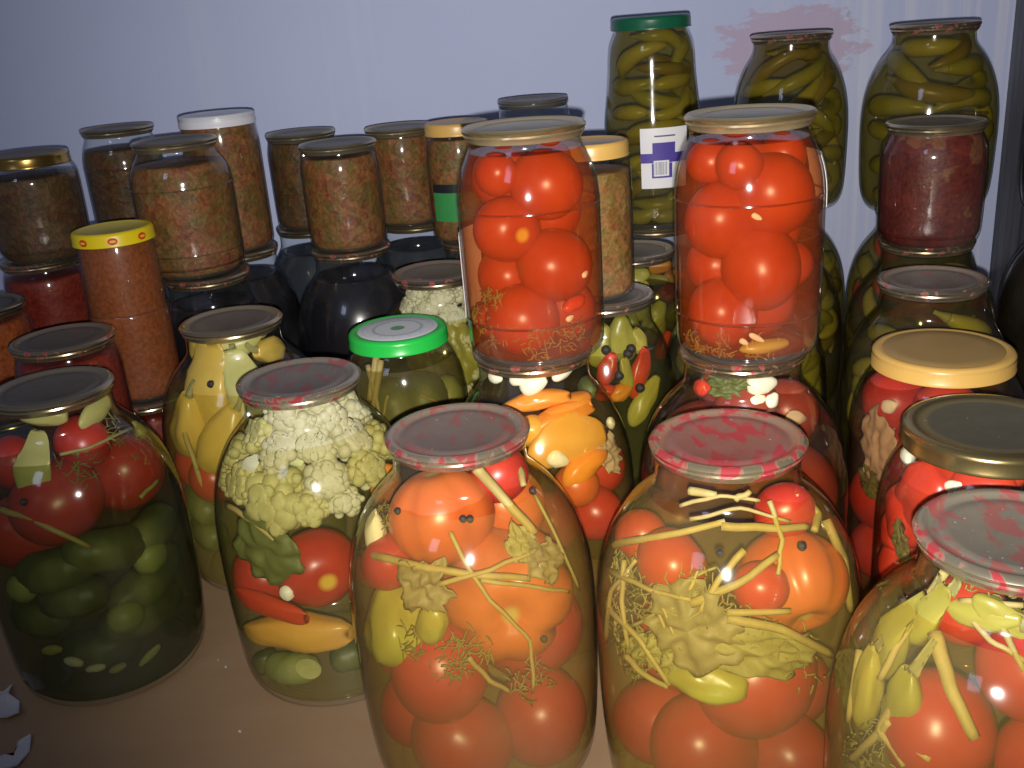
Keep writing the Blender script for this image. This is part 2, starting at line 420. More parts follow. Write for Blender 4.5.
def blob(j, u, v, a, b, roll, mat, name, desc, cat, c=None, warp=.15, seed=0, gap=.003, taper=0.0, ridge=0, bend=0.0, hollow=0):
    """an irregular ellipsoid lying against the glass; a, b in pixels, roll in degrees"""
    p0 = spot(j, u, v, .015); w = proj(p0)[2]
    a, b = a * w / F, b * w / F; c = c if c is not None else min(a, b) * .8
    p = spot(j, u, v, c + gap); t, k, n = frame(j, p)
    ro = math.radians(roll); e1 = t * math.cos(ro) + k * math.sin(ro); e2 = -t * math.sin(ro) + k * math.cos(ro)
    vs, fs = ico(1, (0, 0, 0), 28, 16); out = []
    for x, y, z in vs:      # long axis is z of the unit sphere
        s = 1 - taper * z
        an = math.atan2(y, x)
        if ridge: s *= 1 - .10 * (.5 + .5 * math.cos(ridge * an)) * (1 - z * z) ** .3
        s *= 1 + warp * noise.noise(Vector((x, y, z)) * 1.7 + Vector((seed * 7.3, seed, 0)))
        P = e1 * (z * a) + e2 * (y * s * b + bend * b * z * z) + n * (x * s * c)
        if hollow and x > 0: P -= n * (c * hollow * x * (1 - z * z) * max(0, 1 - y * y))
        if math.hypot(x, y) < .3 and z > .9: P -= e1 * a * .12
        q = p + P
        rv = Vector((q.x - j.x, q.y - j.y, 0)); lim = rad(j, q.z) - .0022
        if rv.length > lim: rv = rv.normalized() * lim; q = Vector((j.x + rv.x, j.y + rv.y, q.z))
        q.z = min(max(q.z, j.base + .005), j.base + j.top - .007); out.append(q)
    o = mesh_obj(name, out, fs, mat, None, p)
    item(o, desc, cat, j)
    if cat == 'pepper' and ridge: o['_j'] = j.key
    return o, p, e1, e2, n, a, b
def hold(j, vs, gap=.0024):
    out = []
    for v in vs:
        z = min(max(v.z, j.base + .004), j.base + j.top - .008); rv = Vector((v.x - j.x, v.y - j.y, 0)); lim = rad(j, z) - gap
        if rv.length > lim: rv = rv.normalized() * lim
        out.append(Vector((j.x + rv.x, j.y + rv.y, z)))
    return out
def stalk(o, p, e1, a, mat, ln=.012, r=.0028, name='stem'):
    q = p + e1 * a * .9
    vs, fs = tube([q, q + e1 * ln * .5, q + e1 * ln + Vector((0, 0, .003))], [r * 1.3, r, r * .9], 8, 3)
    vs = hold(JARS[o['_j']], vs); del o['_j']
    c = mesh_obj(name, vs, fs, mat, None, p); c.location = (0, 0, 0); c.parent = o; return c
def wall_path(j, pts, depth, sub=5):
    """pixel polyline -> points following the glass at `depth`"""
    P = [spot(j, u, v, depth) for u, v in pts]
    return P
def stem(j, pts, rpx, mat, desc, name='dill_sprig', cat='herb sprig', depth=.005, wob=.0005, taper=.75, jit=None):
    P = []; depth = max(depth, rpx * proj(spot(j, *pts[0], depth))[2] / F + wob + .0035)
    for i in range(len(pts) - 1):
        for k in range(3):
            t = k / 3; P.append(spot(j, pts[i][0] * (1 - t) + pts[i + 1][0] * t, pts[i][1] * (1 - t) + pts[i + 1][1] * t, depth))
    P.append(spot(j, *pts[-1], depth))
    P = [p + Vector((rnd.uniform(-1, 1), rnd.uniform(-1, 1), rnd.uniform(-1, 1))) * wob for p in P]
    w = proj(P[0])[2]; r = rpx * w / F
    n = len(P); R = [r * (1 - (1 - taper) * i / (n - 1)) for i in range(n)]
    vs, fs = tube(P, R, 7, 2)
    o = mesh_obj(name, hold(j, vs), fs, mat, None, P[n // 2]); item(o, desc, cat, j); return o
def leaf(j, u, v, a, b, roll, mat, desc, name='leaf', cat='leaf', lobes=7, depth=.006, ragged=.25, seed=1, curl=.004):
    p = spot(j, u, v, depth); w = proj(p)[2]; a, b = a * w / F, b * w / F
    t, k, n = frame(j, p); ro = math.radians(roll); e1 = t * math.cos(ro) + k * math.sin(ro); e2 = -t * math.sin(ro) + k * math.cos(ro)
    vs, fs = [], []; ns, nr = 56, 8
    for side in (0, 1):
        for jx in range(nr + 1):
            for i in range(ns):
                an = 2 * PI * i / ns; q = jx / nr
                rr = q * (1 - ragged * .35 * (.5 + .5 * math.cos(lobes * an + seed)) * q * q + ragged * 1.3 * noise.noise(Vector((math.cos(an) * 1.9, math.sin(an) * 1.9, seed * 3.7))) * q + ragged * .5 * noise.noise(Vector((math.cos(an) * 7, math.sin(an) * 7, seed * 1.7))) * q * q)
                P = p + e1 * (a * rr * math.cos(an)) + e2 * (b * rr * math.sin(an))
                dz = curl * 1.3 * noise.noise(Vector((rr * math.cos(an) * 3.2, rr * math.sin(an) * 3.2, seed + 9))) + curl * .10 * math.cos(an * lobes) * q
                rv = Vector((P.x - j.x, P.y - j.y, 0)); lim = rad(j, P.z) - depth + dz - side * .0007
                lim = min(lim, rad(j, P.z) - .0025)
                rv = rv.normalized() * lim if rv.length > 1e-4 else rv
                vs.append(Vector((j.x + rv.x, j.y + rv.y, max(P.z, j.base + .006))))
    o_ = (nr + 1) * ns
    for s in (0, 1):
        for jx in range(nr):
            for i in range(ns):
                i2 = (i + 1) % ns; f = (s * o_ + jx * ns + i, s * o_ + jx * ns + i2, s * o_ + (jx + 1) * ns + i2, s * o_ + (jx + 1) * ns + i)
                fs.append(f if s == 0 else f[::-1])
    for i in range(ns):
        i2 = (i + 1) % ns; fs.append((nr * ns + i, nr * ns + i2, o_ + nr * ns + i2, o_ + nr * ns + i))
    o = mesh_obj(name, vs, fs, mat, None, p); item(o, desc, cat, j); return o
CAUL = veg('cauliflower_curd', (.42, .39, .20), (.58, .55, .37), 60, .6, .25)
CAULY = veg('yellowed_cauliflower_curd', (.36, .32, .09), (.52, .48, .20), 90, .6, .5)
CAULS = veg('cauliflower_stalk', (.55, .60, .30), (.72, .74, .45), 60, .5, .2)
def floret(j, u, v, rpx, mat=CAUL, aim=None, gap=.002, seed=0):
    p0 = spot(j, u, v, .015); w = proj(p0)[2]; r = rpx * w / F
    p = spot(j, u, v, r * .8 + gap)
    R2 = random.Random(seed * 77 + 5); ms = []
    n = 22
    for i in range(n):
        z = 1 - 1.45 * (i + .5) / n; a = i * 2.399963 + R2.uniform(-.2, .2); s = math.sqrt(max(0, 1 - z * z))
        k = R2.uniform(.62, .80)
        cx, cy, cz = (s * math.cos(a) * k * r, s * math.sin(a) * k * r, z * k * r * .85)
        br = r * R2.uniform(.27, .40)
        ms.append(ico(br, (cx, cy, cz), 12, 8))
        for q in range(1):
            ms.append(ico(br * .6, (cx + R2.uniform(-1, 1) * br * .8, cy + R2.uniform(-1, 1) * br * .8, cz + br * .55), 6, 4))
    ms.append(ico(r * .62, (0, 0, 0), 14, 8))
    V, Fa = join(*ms)
    vs2, fs2 = tube([Vector((0, 0, -r * .2)), Vector((0, 0, -r * .7)), Vector((r * .1, 0, -r * 1.05))], [r * .42, r * .30, r * .26], 10, 3)
    t, k, nn = frame(j, p)
    ax = (t * (aim[0] if aim else R2.uniform(-.5, .5)) + k * (aim[1] if aim else R2.uniform(.2, 1)) + nn * (aim[2] if aim else R2.uniform(.3, 1))).normalized()
    q = Vector((0, 0, 1)).rotation_difference(ax)
    def put(vv):
        out = []
        for x in vv:
            P = p + q @ Vector(x); rv = Vector((P.x - j.x, P.y - j.y, 0)); lim = rad(j, P.z) - .0022
            if rv.length > lim: rv = rv.normalized() * lim; P = Vector((j.x + rv.x, j.y + rv.y, P.z))
            out.append(P)
        return out
    o = mesh_obj('cauliflower_floret', put(V), Fa, mat, None, p)
    s = mesh_obj('stalk', put(vs2), fs2, CAULS, None, p); s.location = (0, 0, 0); s.parent = o
    item(o, 'cream cauliflower floret' if mat is CAUL else 'yellowish cauliflower floret', 'cauliflower', j); return o
def cucumber(j, u0, v0, u1, v1, rpx, mat, desc, depth=None, endmat=None, name='cucumber'):
    pm = spot(j, (u0 + u1) / 2, (v0 + v1) / 2, .015); r = rpx * proj(pm)[2] / F
    dp = depth if depth is not None else r + .003
    a, b = spot(j, u0, v0, dp), spot(j, u1, v1, dp); m = (a + b) / 2
    rv = Vector((m.x - j.x, m.y - j.y, 0)); lim = rad(j, m.z) - dp
    m2 = Vector((j.x, j.y, m.z)) + rv.normalized() * lim
    m = m.lerp(m2, .6)
    P = [a, a.lerp(m, .12), a.lerp(m, .5), m, m.lerp(b, .5), m.lerp(b, .88), b]
    vs, fs = tube(P, [r * .12, r * .62, r * .96, r, r * .97, r * .66, r * .14], 18, 5)
    vs = [v + (v - m).normalized() * (.0012 * noise.noise(v * 160)) for v in vs]
    out = []
    for q in vs:
        rv = Vector((q.x - j.x, q.y - j.y, 0)); lim = rad(j, q.z) - .0022
        if rv.length > lim: rv = rv.normalized() * lim; q = Vector((j.x + rv.x, j.y + rv.y, q.z))
        q.z = max(q.z, j.base + .005); out.append(q)
    o = mesh_obj(name, out, fs, mat, None, m); item(o, desc, 'cucumber', j); return o
def chili(j, ang, z, length, r, tilt, mats, desc, rho_in=None, sgn=1, bow=0.0, name='chili_pepper', cat='pepper'):
    """a long pepper lying along the wall at angle `ang` (0 = towards the camera)"""
    base_a = math.atan2(EYE.y - j.y, EYE.x - j.x) + ang
    zz = j.base + z; P = []; n = 9
    for i in range(n):
        s = (i / (n - 1) - .5) * sgn
        zq = zz + tilt * s * length + bow * (s * s - .08) * length
        rho = max(rad(j, zq) - r - .0035 - (rho_in or 0), .006)
        a = base_a + s * length * math.sqrt(max(.05, 1 - tilt * tilt)) / max(rho, .02)
        P.append(Vector((j.x + rho * math.cos(a), j.y + rho * math.sin(a), min(max(zq, j.base + r + .004), j.base + j.top - r - .010))))
    R = [r * k for k in (.45, .82, 1.0, 1.0, .95, .86, .72, .5, .12)]
    vs, fs = tube(P, R, 12, 3)
    o = mesh_obj(name, hold(j, vs), fs, mats[0], None, P[4])
    d = (P[0] - P[1]).normalized()
    v2, f2 = tube([P[0] - d * .001, P[0] + d * r * .6, P[0] + d * r * 1.3], [r * .52, r * .30, r * .2], 8, 3)
    s = mesh_obj('stem', hold(j, v2), f2, mats[1], None, P[4]); s.location = (0, 0, 0); s.parent = o
    item(o, desc, cat, j); return o
def dill(j, spots_, mat, desc, n=60, depth=.006, spread=14):
    ms = []
    for (u, v, rr) in spots_:
        for k in range(n):
            a = rnd.uniform(0, 2 * PI); q = rr * math.sqrt(rnd.random()); u0, v0 = u + q * math.cos(a), v + q * math.sin(a)
            b = rnd.uniform(0, 2 * PI); ln = rnd.uniform(.5, 1) * spread
            d1 = depth + rnd.uniform(0, .008)
            p1, p3 = spot(j, u0, v0, d1), spot(j, u0 + math.cos(b) * ln, v0 + math.sin(b) * ln, d1 + rnd.uniform(-.001, .003))
            p2 = p1.lerp(p3, .5) + Vector((0, 0, rnd.uniform(-.002, .002)))
            ms.append(tube([p1, p2, p3], [.00055, .0005, .0003], 4, 2))
    V, Fa = join(*ms); o = mesh_obj('dill_fronds', V, Fa, mat, None, V[0])
    tag(o, desc, 'dill', None, 'stuff'); return o
def peppercorn(j, u, v, rpx=4, mat=None, depth=.004):
    p = spot(j, u, v, depth); r = rpx * proj(p)[2] / F
    vs, fs = ico(r, (0, 0, 0), 14, 9); vs = [Vector(q) * (1 + .12 * noise.noise(Vector(q) * 600)) for q in vs]
    o = mesh_obj('peppercorn', vs, fs, PCORN); o.location = p; item(o, 'black peppercorn', 'peppercorn', j); return o
def garlic(j, u, v, a, b, roll, mat=None):
    o = blob(j, u, v, a, b, roll, mat or GARLIC, 'garlic_clove', 'white garlic clove', 'garlic', warp=.12, taper=.35, seed=u)[0]; return o

PCORN = veg('black_peppercorn', (.012, .010, .009), (.04, .03, .025), 500, .6, .5)
GARLIC = veg('garlic', (.78, .72, .48), (.90, .87, .68), 60, .45, .1)
T_RED = tomato_mat('red_tomato_skin', (.50, .035, .012), (.62, .065, .018))
T_DEEP = tomato_mat('deep_red_tomato_skin', (.40, .022, .015), (.50, .04, .02))
T_PINK = tomato_mat('rosy_tomato_skin', (.40, .024, .024), (.48, .048, .036))
T_BRIGHT = tomato_mat('orange_red_tomato_skin', (.38, .032, .011), (.46, .055, .014))
T_ORANGE = tomato_mat('orange_ribbed_tomato_skin', (.52, .075, .018), (.64, .14, .03), (.50, .38, .10), .09, 0, (.58, .155, .035))
T_DARK = tomato_mat('dark_tomato_skin', (.26, .035, .02), (.36, .065, .03))
P_YEL = veg('yellow_pepper_skin', (.54, .36, .05), (.66, .46, .09), 25, .3, .1)
P_PALE = veg('pale_green_pepper_skin', (.42, .40, .11), (.54, .50, .18), 25, .35, .1)
P_GY = veg('green_yellow_pepper_skin', (.29, .27, .04), (.42, .35, .065), 22, .3, .1, spots=(.40, .46, .06))
P_ORANGE = veg('orange_pepper_flesh', (.70, .20, .02), (.80, .30, .03), 25, .35, .1)
P_AMBER = veg('amber_pepper_flesh', (.70, .32, .035), (.78, .42, .07), 25, .3, .1)
P_RED = veg('red_pepper_skin', (.52, .03, .015), (.66, .06, .02), 25, .3, .1)
CH1 = veg('olive_chili_skin', (.22, .20, .028), (.36, .32, .05), 30, .35, .1)
CH2 = veg('yellow_olive_chili_skin', (.33, .28, .045), (.46, .39, .07), 30, .35, .1)
CH3 = veg('brown_olive_chili_skin', (.17, .12, .02), (.28, .20, .04), 30, .35, .1)
CHS = veg('chili_stem', (.22, .20, .06), (.34, .30, .10), 60, .6, .1)
CUKE = veg('cucumber_skin', (.04, .05, .010), (.095, .105, .02), 24, .45, .5, (1, 1, .25), (.24, .26, .08))
CUKEL = veg('light_cucumber_skin', (.20, .23, .05), (.34, .36, .10), 24, .45, .5, (1, 1, .25), (.42, .42, .16))
STRAW = veg('straw_stem', (.32, .235, .065), (.48, .37, .13), 80, .6, .2, (1, 1, .2))
STRAWG = veg('greenish_stem', (.24, .21, .055), (.36, .31, .10), 80, .6, .2, (1, 1, .2))
DILL = veg('dill', (.18, .15, .035), (.32, .26, .07), 80, .7, .2)
LEAFD = veg('dark_green_leaf', (.075, .09, .02), (.14, .15, .035), 40, .55, .5)
LEAFP = veg('pale_cabbage_leaf', (.20, .16, .06), (.33, .265, .115), 35, .55, .5)
LEAFB = veg('brown_cabbage_leaf', (.36, .26, .15), (.50, .38, .24), 35, .6, .5)
ONION = veg('onion_slice', (.62, .62, .48), (.78, .78, .66), 50, .4, .1)
REL = relish('vegetable_relish', ((0.117, 0.042, 0.014), (0.234, 0.091, 0.024), (0.133, 0.099, 0.024), (0.281, 0.122, 0.040), (0.187, 0.038, 0.016), (0.187, 0.129, 0.040)), 130)
RELD = relish('dark_vegetable_relish', ((0.062, 0.027, 0.012), (0.133, 0.053, 0.018), (0.078, 0.061, 0.018), (0.156, 0.076, 0.028), (0.094, 0.023, 0.012)), 140)
RELL = relish('light_vegetable_relish', ((0.172, 0.068, 0.020), (0.312, 0.137, 0.040), (0.195, 0.144, 0.036), (0.359, 0.182, 0.064), (0.265, 0.061, 0.024)), 130)
SAUCE = relish('pepper_sauce', ((.25, .068, .020), (.275, .078, .023), (.26, .072, .021), (.29, .083, .025)), 400, .06)
PASTE = relish('tomato_paste', ((.17, .016, .010), (.25, .03, .014), (.21, .02, .012), (.28, .045, .02)), 120, .2)
PASTEO = relish('orange_tomato_paste', ((.36, .07, .015), (.44, .11, .02), (.30, .05, .015)), 120)
PLUM = relish('plum_and_apple_preserve', ((.105, .016, .013), (.14, .023, .017), (.075, .011, .011), (.12, .022, .015), (.10, .018, .013), (.24, .12, .045)), 34, .3)
JUICE = plain('dark_juice', (.012, .011, .014), .25, 0, .5, .4, 30)
SLATE = plain('slate_dark_juice', (.035, .042, .055), .25, 0, .5, .5, 20)
GHOST = plain('shade_dark_pickle_brine', (.022, .016, .010), .3, 0, .4, .6, 30)  # near-black colour stands in for the shade over the right-edge jars

# lids
GREY = (.30, .28, .26)
TIN = tin('plain_tin_lid', (0.558, 0.459, 0.288), (0.149, 0.129, 0.106), None, .5, .92, 1)
TIN2 = tin('dull_tin_lid', (0.450, 0.383, 0.259), (0.124, 0.105, 0.084), None, .5, .92, 2)
TIN3 = tin('dusty_white_tin_lid', (.66, .53, .28), (.44, .41, .34), None, .5, .92, 3)
TINR = tin('tin_lid_red_rim', (0.522, 0.408, 0.259), (0.136, 0.114, 0.098), (.42, .02, .05), .18, .92, 4)
PR1 = tin('red_print_lid_one', (.46, .40, .30), (.155, .135, .115), (.30, .014, .032), .56, .80, 5)
PR2 = tin('red_print_lid_two', (.48, .40, .30), (.17, .13, .11), (.27, .03, .035), .55, .80, 6)
PR3 = tin('red_print_lid_three', (.46, .40, .26), (.23, .115, .095), (.34, .014, .034), .78, .80, 7)
PR4 = tin('red_print_lid_four', (.46, .41, .30), (.185, .165, .13), (.34, .012, .03), .60, .80, 8)
PR5 = tin('red_print_lid_five', (0.450, 0.357, 0.245), (0.186, 0.150, 0.118), (.45, .04, .07), .30, .92, 9)
TINS = tin('silver_red_tin_lid', (0.648, 0.544, 0.403), (0.223, 0.198, 0.174), (.42, .04, .06), .15, .92, 10)
GOLDL = tin('gold_lid', (0.414, 0.264, 0.072), (0.161, 0.126, 0.062), None, .5, .92, 11)
DARKGOLD = tin('gold_rim_dark_lid', (.46, .36, .15), (.105, .098, .068), None, .5, .92, 12)
LIDGREEN = plain('bright_green_lid', (.02, .52, .07), .3, 0, .5, .05)
LIDDKG = plain('dark_green_lid', (.008, .10, .05), .3, 0, .5, .1)
LIDYEL = plain('yellow_lid', (.80, .62, .01), .35, 0, .5, .04)
LIDTAN = plain('tan_lid', (.62, .38, .10), .35, 0, .5, .08, 30)
LIDTAN2 = plain('tan_lid_panel', (.36, .23, .075), .4, 0, .5, .12, 30)
LIDWHITE = plain('white_lid', (.72, .72, .78), .35, 0, .5, .05)
LIDBLACK = tin('dark_tin_lid', (.20, .19, .18), (.16, .15, .14), None, .5, .6, 13)
#@@SCENE@@
# ------------------------------------------------------------------ the setting
def quad(name, pts, mat, loc=None):
    o = mesh_obj(name, pts, [(0, 1, 2, 3)], mat, None, None, False); o['kind'] = 'structure'; return o
YW, XR = 1.42, .715
def wall_mat():
    m, nt, out = nodes('lavender_wall_paint')
    v = coord(nt)
    n = noise_t(nt, v, 3.5, 5, .6); st = noise_t(nt, coord(nt, 'Object', (60, 1, 1.6)), 1.0, 4, .6); fine = noise_t(nt, v, 90, 3, .6)
    c = mixc(nt, n, (.55, .62, .92), (.63, .70, .97))
    sx = N(nt, 'ShaderNodeSeparateXYZ'); L(nt, v, sx.inputs[0])
    right = ramp(nt, sx.outputs[0], ((.40, 0.0), (.56, 1.0)))
    c = mixc(nt, maths(nt, 'MULTIPLY', right, maths(nt, 'MULTIPLY', ramp(nt, st, ((.48, 0.0), (.66, 1.0))), .75)), c, (.80, .83, .96))
    # vertical paint runs left of centre
    runs = noise_t(nt, coord(nt, 'Object', (16, 1, .8), (3, 0, 0)), 1.0, 3, .5)
    c = mixc(nt, maths(nt, 'MULTIPLY', ramp(nt, runs, ((.58, 0.0), (.72, 1.0))), .35), c, (.72, .77, .95))
    # the pinkish stain
    s0 = on_plane_y(790, 47, YW)
    dx = maths(nt, 'DIVIDE', maths(nt, 'SUBTRACT', sx.outputs[0], s0.x), .105); dz = maths(nt, 'DIVIDE', maths(nt, 'SUBTRACT', sx.outputs[2], s0.z), .052)
    d = maths(nt, 'ADD', maths(nt, 'MULTIPLY', dx, dx), maths(nt, 'MULTIPLY', dz, dz))
    nb = noise_t(nt, coord(nt, 'Object', (1, 1, 2.2)), 24, 5, .7)
    e = maths(nt, 'ADD', d, maths(nt, 'MULTIPLY', maths(nt, 'SUBTRACT', nb, .5), 3.4))
    c = mixc(nt, maths(nt, 'MULTIPLY', ramp(nt, e, ((.75, 1.0), (1.0, 0.0))), .55), c, (.58, .38, .50))
    spk = noise_t(nt, v, 40, 2, .4)
    c = mixc(nt, ramp(nt, spk, ((.78, 0.0), (.80, .5))), c, (.35, .36, .45))
    principled(nt, out, c, .6, 0, .3, maths(nt, 'ADD', fine, maths(nt, 'MULTIPLY', st, 2.0)), .12, .002); return m
def side_mat():
    m, nt, out = nodes('streaked_grey_panel')
    st = noise_t(nt, coord(nt, 'Object', (1, 90, 2.5)), 1.0, 5, .65)
    c = mixc(nt, ramp(nt, st, ((.35, 0.0), (.7, 1.0))), (.045, .046, .055), (.16, .16, .19))
    principled(nt, out, c, .45, 0, .4, st, .2, .002); return m
def floor_mat():
    m, nt, out = nodes('brown_board_floor')
    v = coord(nt); n = noise_t(nt, v, 5, 5, .6); f = noise_t(nt, v, 160, 4, .7); st = noise_t(nt, coord(nt, 'Object', (4, 40, 1)), 1, 4, .6)
    c = mixc(nt, n, (.31, .195, .105), (.40, .265, .15))
    c = mixc(nt, maths(nt, 'MULTIPLY', ramp(nt, st, ((.4, 0.0), (.75, 1.0))), .35), c, (.42, .29, .20))
    c = mixc(nt, maths(nt, 'MULTIPLY', ramp(nt, f, ((.55, 0.0), (.8, 1.0))), .4), c, (.40, .29, .19))
    spk = noise_t(nt, v, 120, 1, .4)
    c = mixc(nt, ramp(nt, spk, ((.80, 0.0), (.82, .8))), c, (.6, .55, .45))
    principled(nt, out, c, .5, 0, .35, f, .12, .001); return m
quad('wall_back', [(-1.6, YW, 0), (XR, YW, 0), (XR, YW, 1.5), (-1.6, YW, 1.5)], wall_mat())
quad('wall_right', [(XR, YW, 0), (XR, -.8, 0), (XR, -.8, 1.5), (XR, YW, 1.5)], side_mat())
quad('floor', [(-1.6, -.8, 0), (XR, -.8, 0), (XR, YW, 0), (-1.6, YW, 0)], floor_mat())

# ------------------------------------------------------------------ the jars
G3, G2, G1, GH, GT = 'three-litre preserving jars', 'two-litre pepper jars', 'stacked one-litre tomato jars', 'small sealed jars', 'screw-lid jars'
P3 = {'A': (-.3421, .7047), 'B': (-.2421, .8496), 'C': (-.1532, .6823), 'D': (-.0357, .5638), 'E': (.1205, .5218), 'F': (.2239, .395), 'G': (-.0965, .8419), 'H': (.0173, .7083), 'I': (.1666, .6745), 'J': (.3115, .6747), 'K': (.2880, .5510), 'L': (.360, .8100), 'M': (.4126, .949), 'N': (.4613, 1.090), 'S1': (-.312, 1.037), 'S2': (-.1694, 1.1132), 'S3': (-.3037, 1.1488), 'S4': (-.1044, 1.2406), 'S5': (-.237, 1.2604), 'R': (-.0661, .9693), 'P': (.085, .8401), 'Q': (.1311, .9955), 'Q2': (.175, 1.1171), 'O3': (.2181, .8799), 'O2': (.2825, 1.0155), 'O1': (.3308, 1.1555), 'S6': (-.452, 1.2512), 'S8': (-.0226, 1.1065), 'S9': (.064, 1.2254), 'X': (.600, 1.01), 'yb': (-.3747, .9695), 'r42': (-.506, 1.0946), 'r62': (-.3919, .8501), 'le': (-.5332, .9918)}
def J3(k, label, short, lidmat, typ='three', group=G3, base=0, dx=0, dy=0, **kw):
    x, y = P3[k]; return jar(k, typ, x + dx, y + dy, base, label, short, group, lidmat=lidmat, **kw)
def on(k, below, typ, label, short, group, lidmat, dx=0, dy=0, **kw):
    b = JARS[below]; return jar(k, typ, b.x + dx, b.y + dy, b.z_top + .0002, label, short, group, lidmat=lidmat, **kw)
A = J3('A', 'left front jar of tomatoes above cucumbers in dark green brine', 'left front cucumber jar', TIN2)
B = J3('B', 'jar packed with pale yellow peppers behind the cauliflower jar', 'yellow-pepper jar', TIN)
Cj = J3('C', 'front jar with cauliflower on top, tomatoes and yellow pepper below', 'front cauliflower jar', PR1)
D = J3('D', 'front jar of orange tomatoes with greenish pepper and straw sprigs', 'left front tomato jar', PR2, R=.0795)
E = J3('E', 'front jar under heavily red lid, dill straw over tomatoes', 'middle front tomato jar', PR3, R=.0795)
Fj = J3('F', 'jar cut off by bottom right corner, tomatoes and green peppers', 'bottom right corner jar', PR4, R=.0790)
G = J3('G', 'gherkin jar with bright green screw lid', 'green-lidded gherkin jar', LIDGREEN, 'gherk', GT, lid='twist', lidlabel='bright green screw lid with white printed disc')
Hj = J3('H', 'jar of orange pepper halves under the left tomato jar', 'orange-pepper jar', TINR, R=.0725)
I = J3('I', 'jar of dark tomatoes under the right tomato jar', 'dark tomato jar', TINR)
Jj = J3('J', 'jar with tan screw lid, dark tomatoes and brown cabbage leaf', 'tan-lidded jar', LIDTAN, 'wide', GT, lid='twist', R=.062, h=.2245, lidR=.0485, lidlabel='tan screw lid with darker panel')
K = J3('K', 'jar of red peppers under dark screw lid with gold rim', 'gold-rimmed jar', DARKGOLD, 'wide', GT, lid='twist', R=.063, h=.2195, lidlabel='dark grey screw lid with gold rim')
Lj = J3('L', 'green pepper jar directly behind the tan-lidded jar', 'pepper jar behind tan lid', TINS, R=.071)
Mj = J3('M', 'green pepper jar carrying the small dark red plum jar', 'jar under plum jar', TINR, R=.073)
Nj = J3('N', 'red and green pepper jar by wall under the right tall jar', 'jar under right tall jar', TIN2, R=.072)
S1 = J3('S1', 'dark juice jar under the big left relish jar', 'dark jar one', TINR, 'three', R=.056)
S2 = J3('S2', 'dark juice jar behind the bright green lid, relish jar on top', 'dark jar two', TINR, R=.074)
S3 = J3('S3', 'dark juice jar under the white-lidded relish jar', 'dark jar three', TIN, R=.062)
S4 = J3('S4', 'bluish dark jar by the wall under the right small relish jar', 'dark jar four', TIN, R=.066)
S5 = J3('S5', 'bluish dark jar by the wall behind the frontmost small relish jar', 'dark jar five', TIN2, R=.066)
R = J3('R', 'cauliflower jar half hidden behind the left tomato jar', 'rear cauliflower jar', PR5, R=.072)
Pj = J3('P', 'jar of green and red peppers between the two tomato stacks', 'pepper mix jar', TINS, R=.064)
Q = J3('Q', 'narrow pickle jar with small grey lid behind the tomato stacks', 'grey-lidded pickle jar', TINS, R=.056)
Q2 = J3('Q2', 'mixed pickle jar under the tall green-lidded pepper jar', 'jar under green-lidded jar', TIN, R=.073)
O3 = J3('O3', 'green pepper jar close behind the right tomato stack', 'nearest jar behind right stack', TIN2, R=.076)
O2 = J3('O2', 'green pepper jar second behind the right tomato stack', 'second jar behind right stack', TIN, R=.072)
O1 = J3('O1', 'green pepper jar at wall under the middle tall pepper jar', 'jar under middle tall jar', TIN2, R=.074)
S6 = J3('S6', 'dark jar at far left by the wall holding up a relish jar', 'dark jar six', TIN2, R=.066)
S8 = J3('S8', 'dark jar hidden behind left tomato jar, under green-labelled jar', 'dark jar seven', TINR, R=.068)
S9 = J3('S9', 'dark jar by the wall below the small dark-lidded jar', 'dark jar eight', TIN, R=.068)
X = J3('X', 'dark jar standing in shadow at the right edge', 'shadowed lower jar', LIDBLACK, R=.072, gmat=glass('shade_tinted_jar_glass', (.8, .8, .78)))  # shade put into the glass tint and the dark contents
yb = J3('yb', 'small tomato paste jar under the yellow-lidded sauce jar', 'paste jar under yellow lid', TINR, 'half', GH, h=.131)
r42b = J3('r42', 'small paste jar at the bottom of the far left stack', 'far left bottom jar', TIN2, 'half', GH, h=.134)
r62b = J3('r62', 'small paste jar at the bottom behind left front cucumber jar', 'left bottom jar', TIN2, 'half', GH)
leb = J3('le', 'small paste jar at the bottom at the left edge', 'left edge bottom jar', TIN2, 'half', GH)
r42 = on('r42t', 'r42', 'half', 'dark red paste jar under the gold-lidded relish jar', 'red paste jar', GH, TINR, h=.117)
r62 = on('r62t', 'r62', 'half', 'red paste jar between sauce jar and left front cucumber jar', 'red paste jar in front', GH, TINR)
le = on('let', 'le', 'half', 'orange paste jar cut off by the left edge', 'orange paste jar', GH, TIN2)
relL = on('relL', 'r42t', 'half', 'dark relish jar with gold screw lid at far left', 'gold-lidded relish jar', GT, GOLDL, h=.110, R=.049, lid='twist', lidR=.044, lidlabel='gold screw lid', dx=.008)
rel1 = on('rel1', 'S1', 'one', 'largest relish jar, tin lid, behind the yellow-lidded sauce jar', 'largest relish jar', GH, TIN2, h=.134, R=.0515, dx=-.012, dy=.012)
relB = on('relB', 'S6', 'one', 'relish jar behind the largest one, second from the left', 'rear left relish jar', GH, TIN2, h=.134, R=.047)
relW = on('relW', 'S3', 'half', 'tall relish jar with white screw lid', 'white-lidded relish jar', GT, LIDWHITE, h=.150, R=.0425, lid='twist', lidR=.0415, lidlabel='white screw lid')
rel3 = on('rel3', 'S5', 'half', 'small relish jar farthest back, just right of the white lid', 'rearmost small relish jar', GH, TIN2, R=.043, h=.112, lidR=.0425, dx=.004, dy=-.01)
rel37 = on('rel37', 'S2', 'half', 'small relish jar in front, middle of the three small ones', 'middle small relish jar', GH, TIN2, R=.0435, h=.112, lidR=.0425)
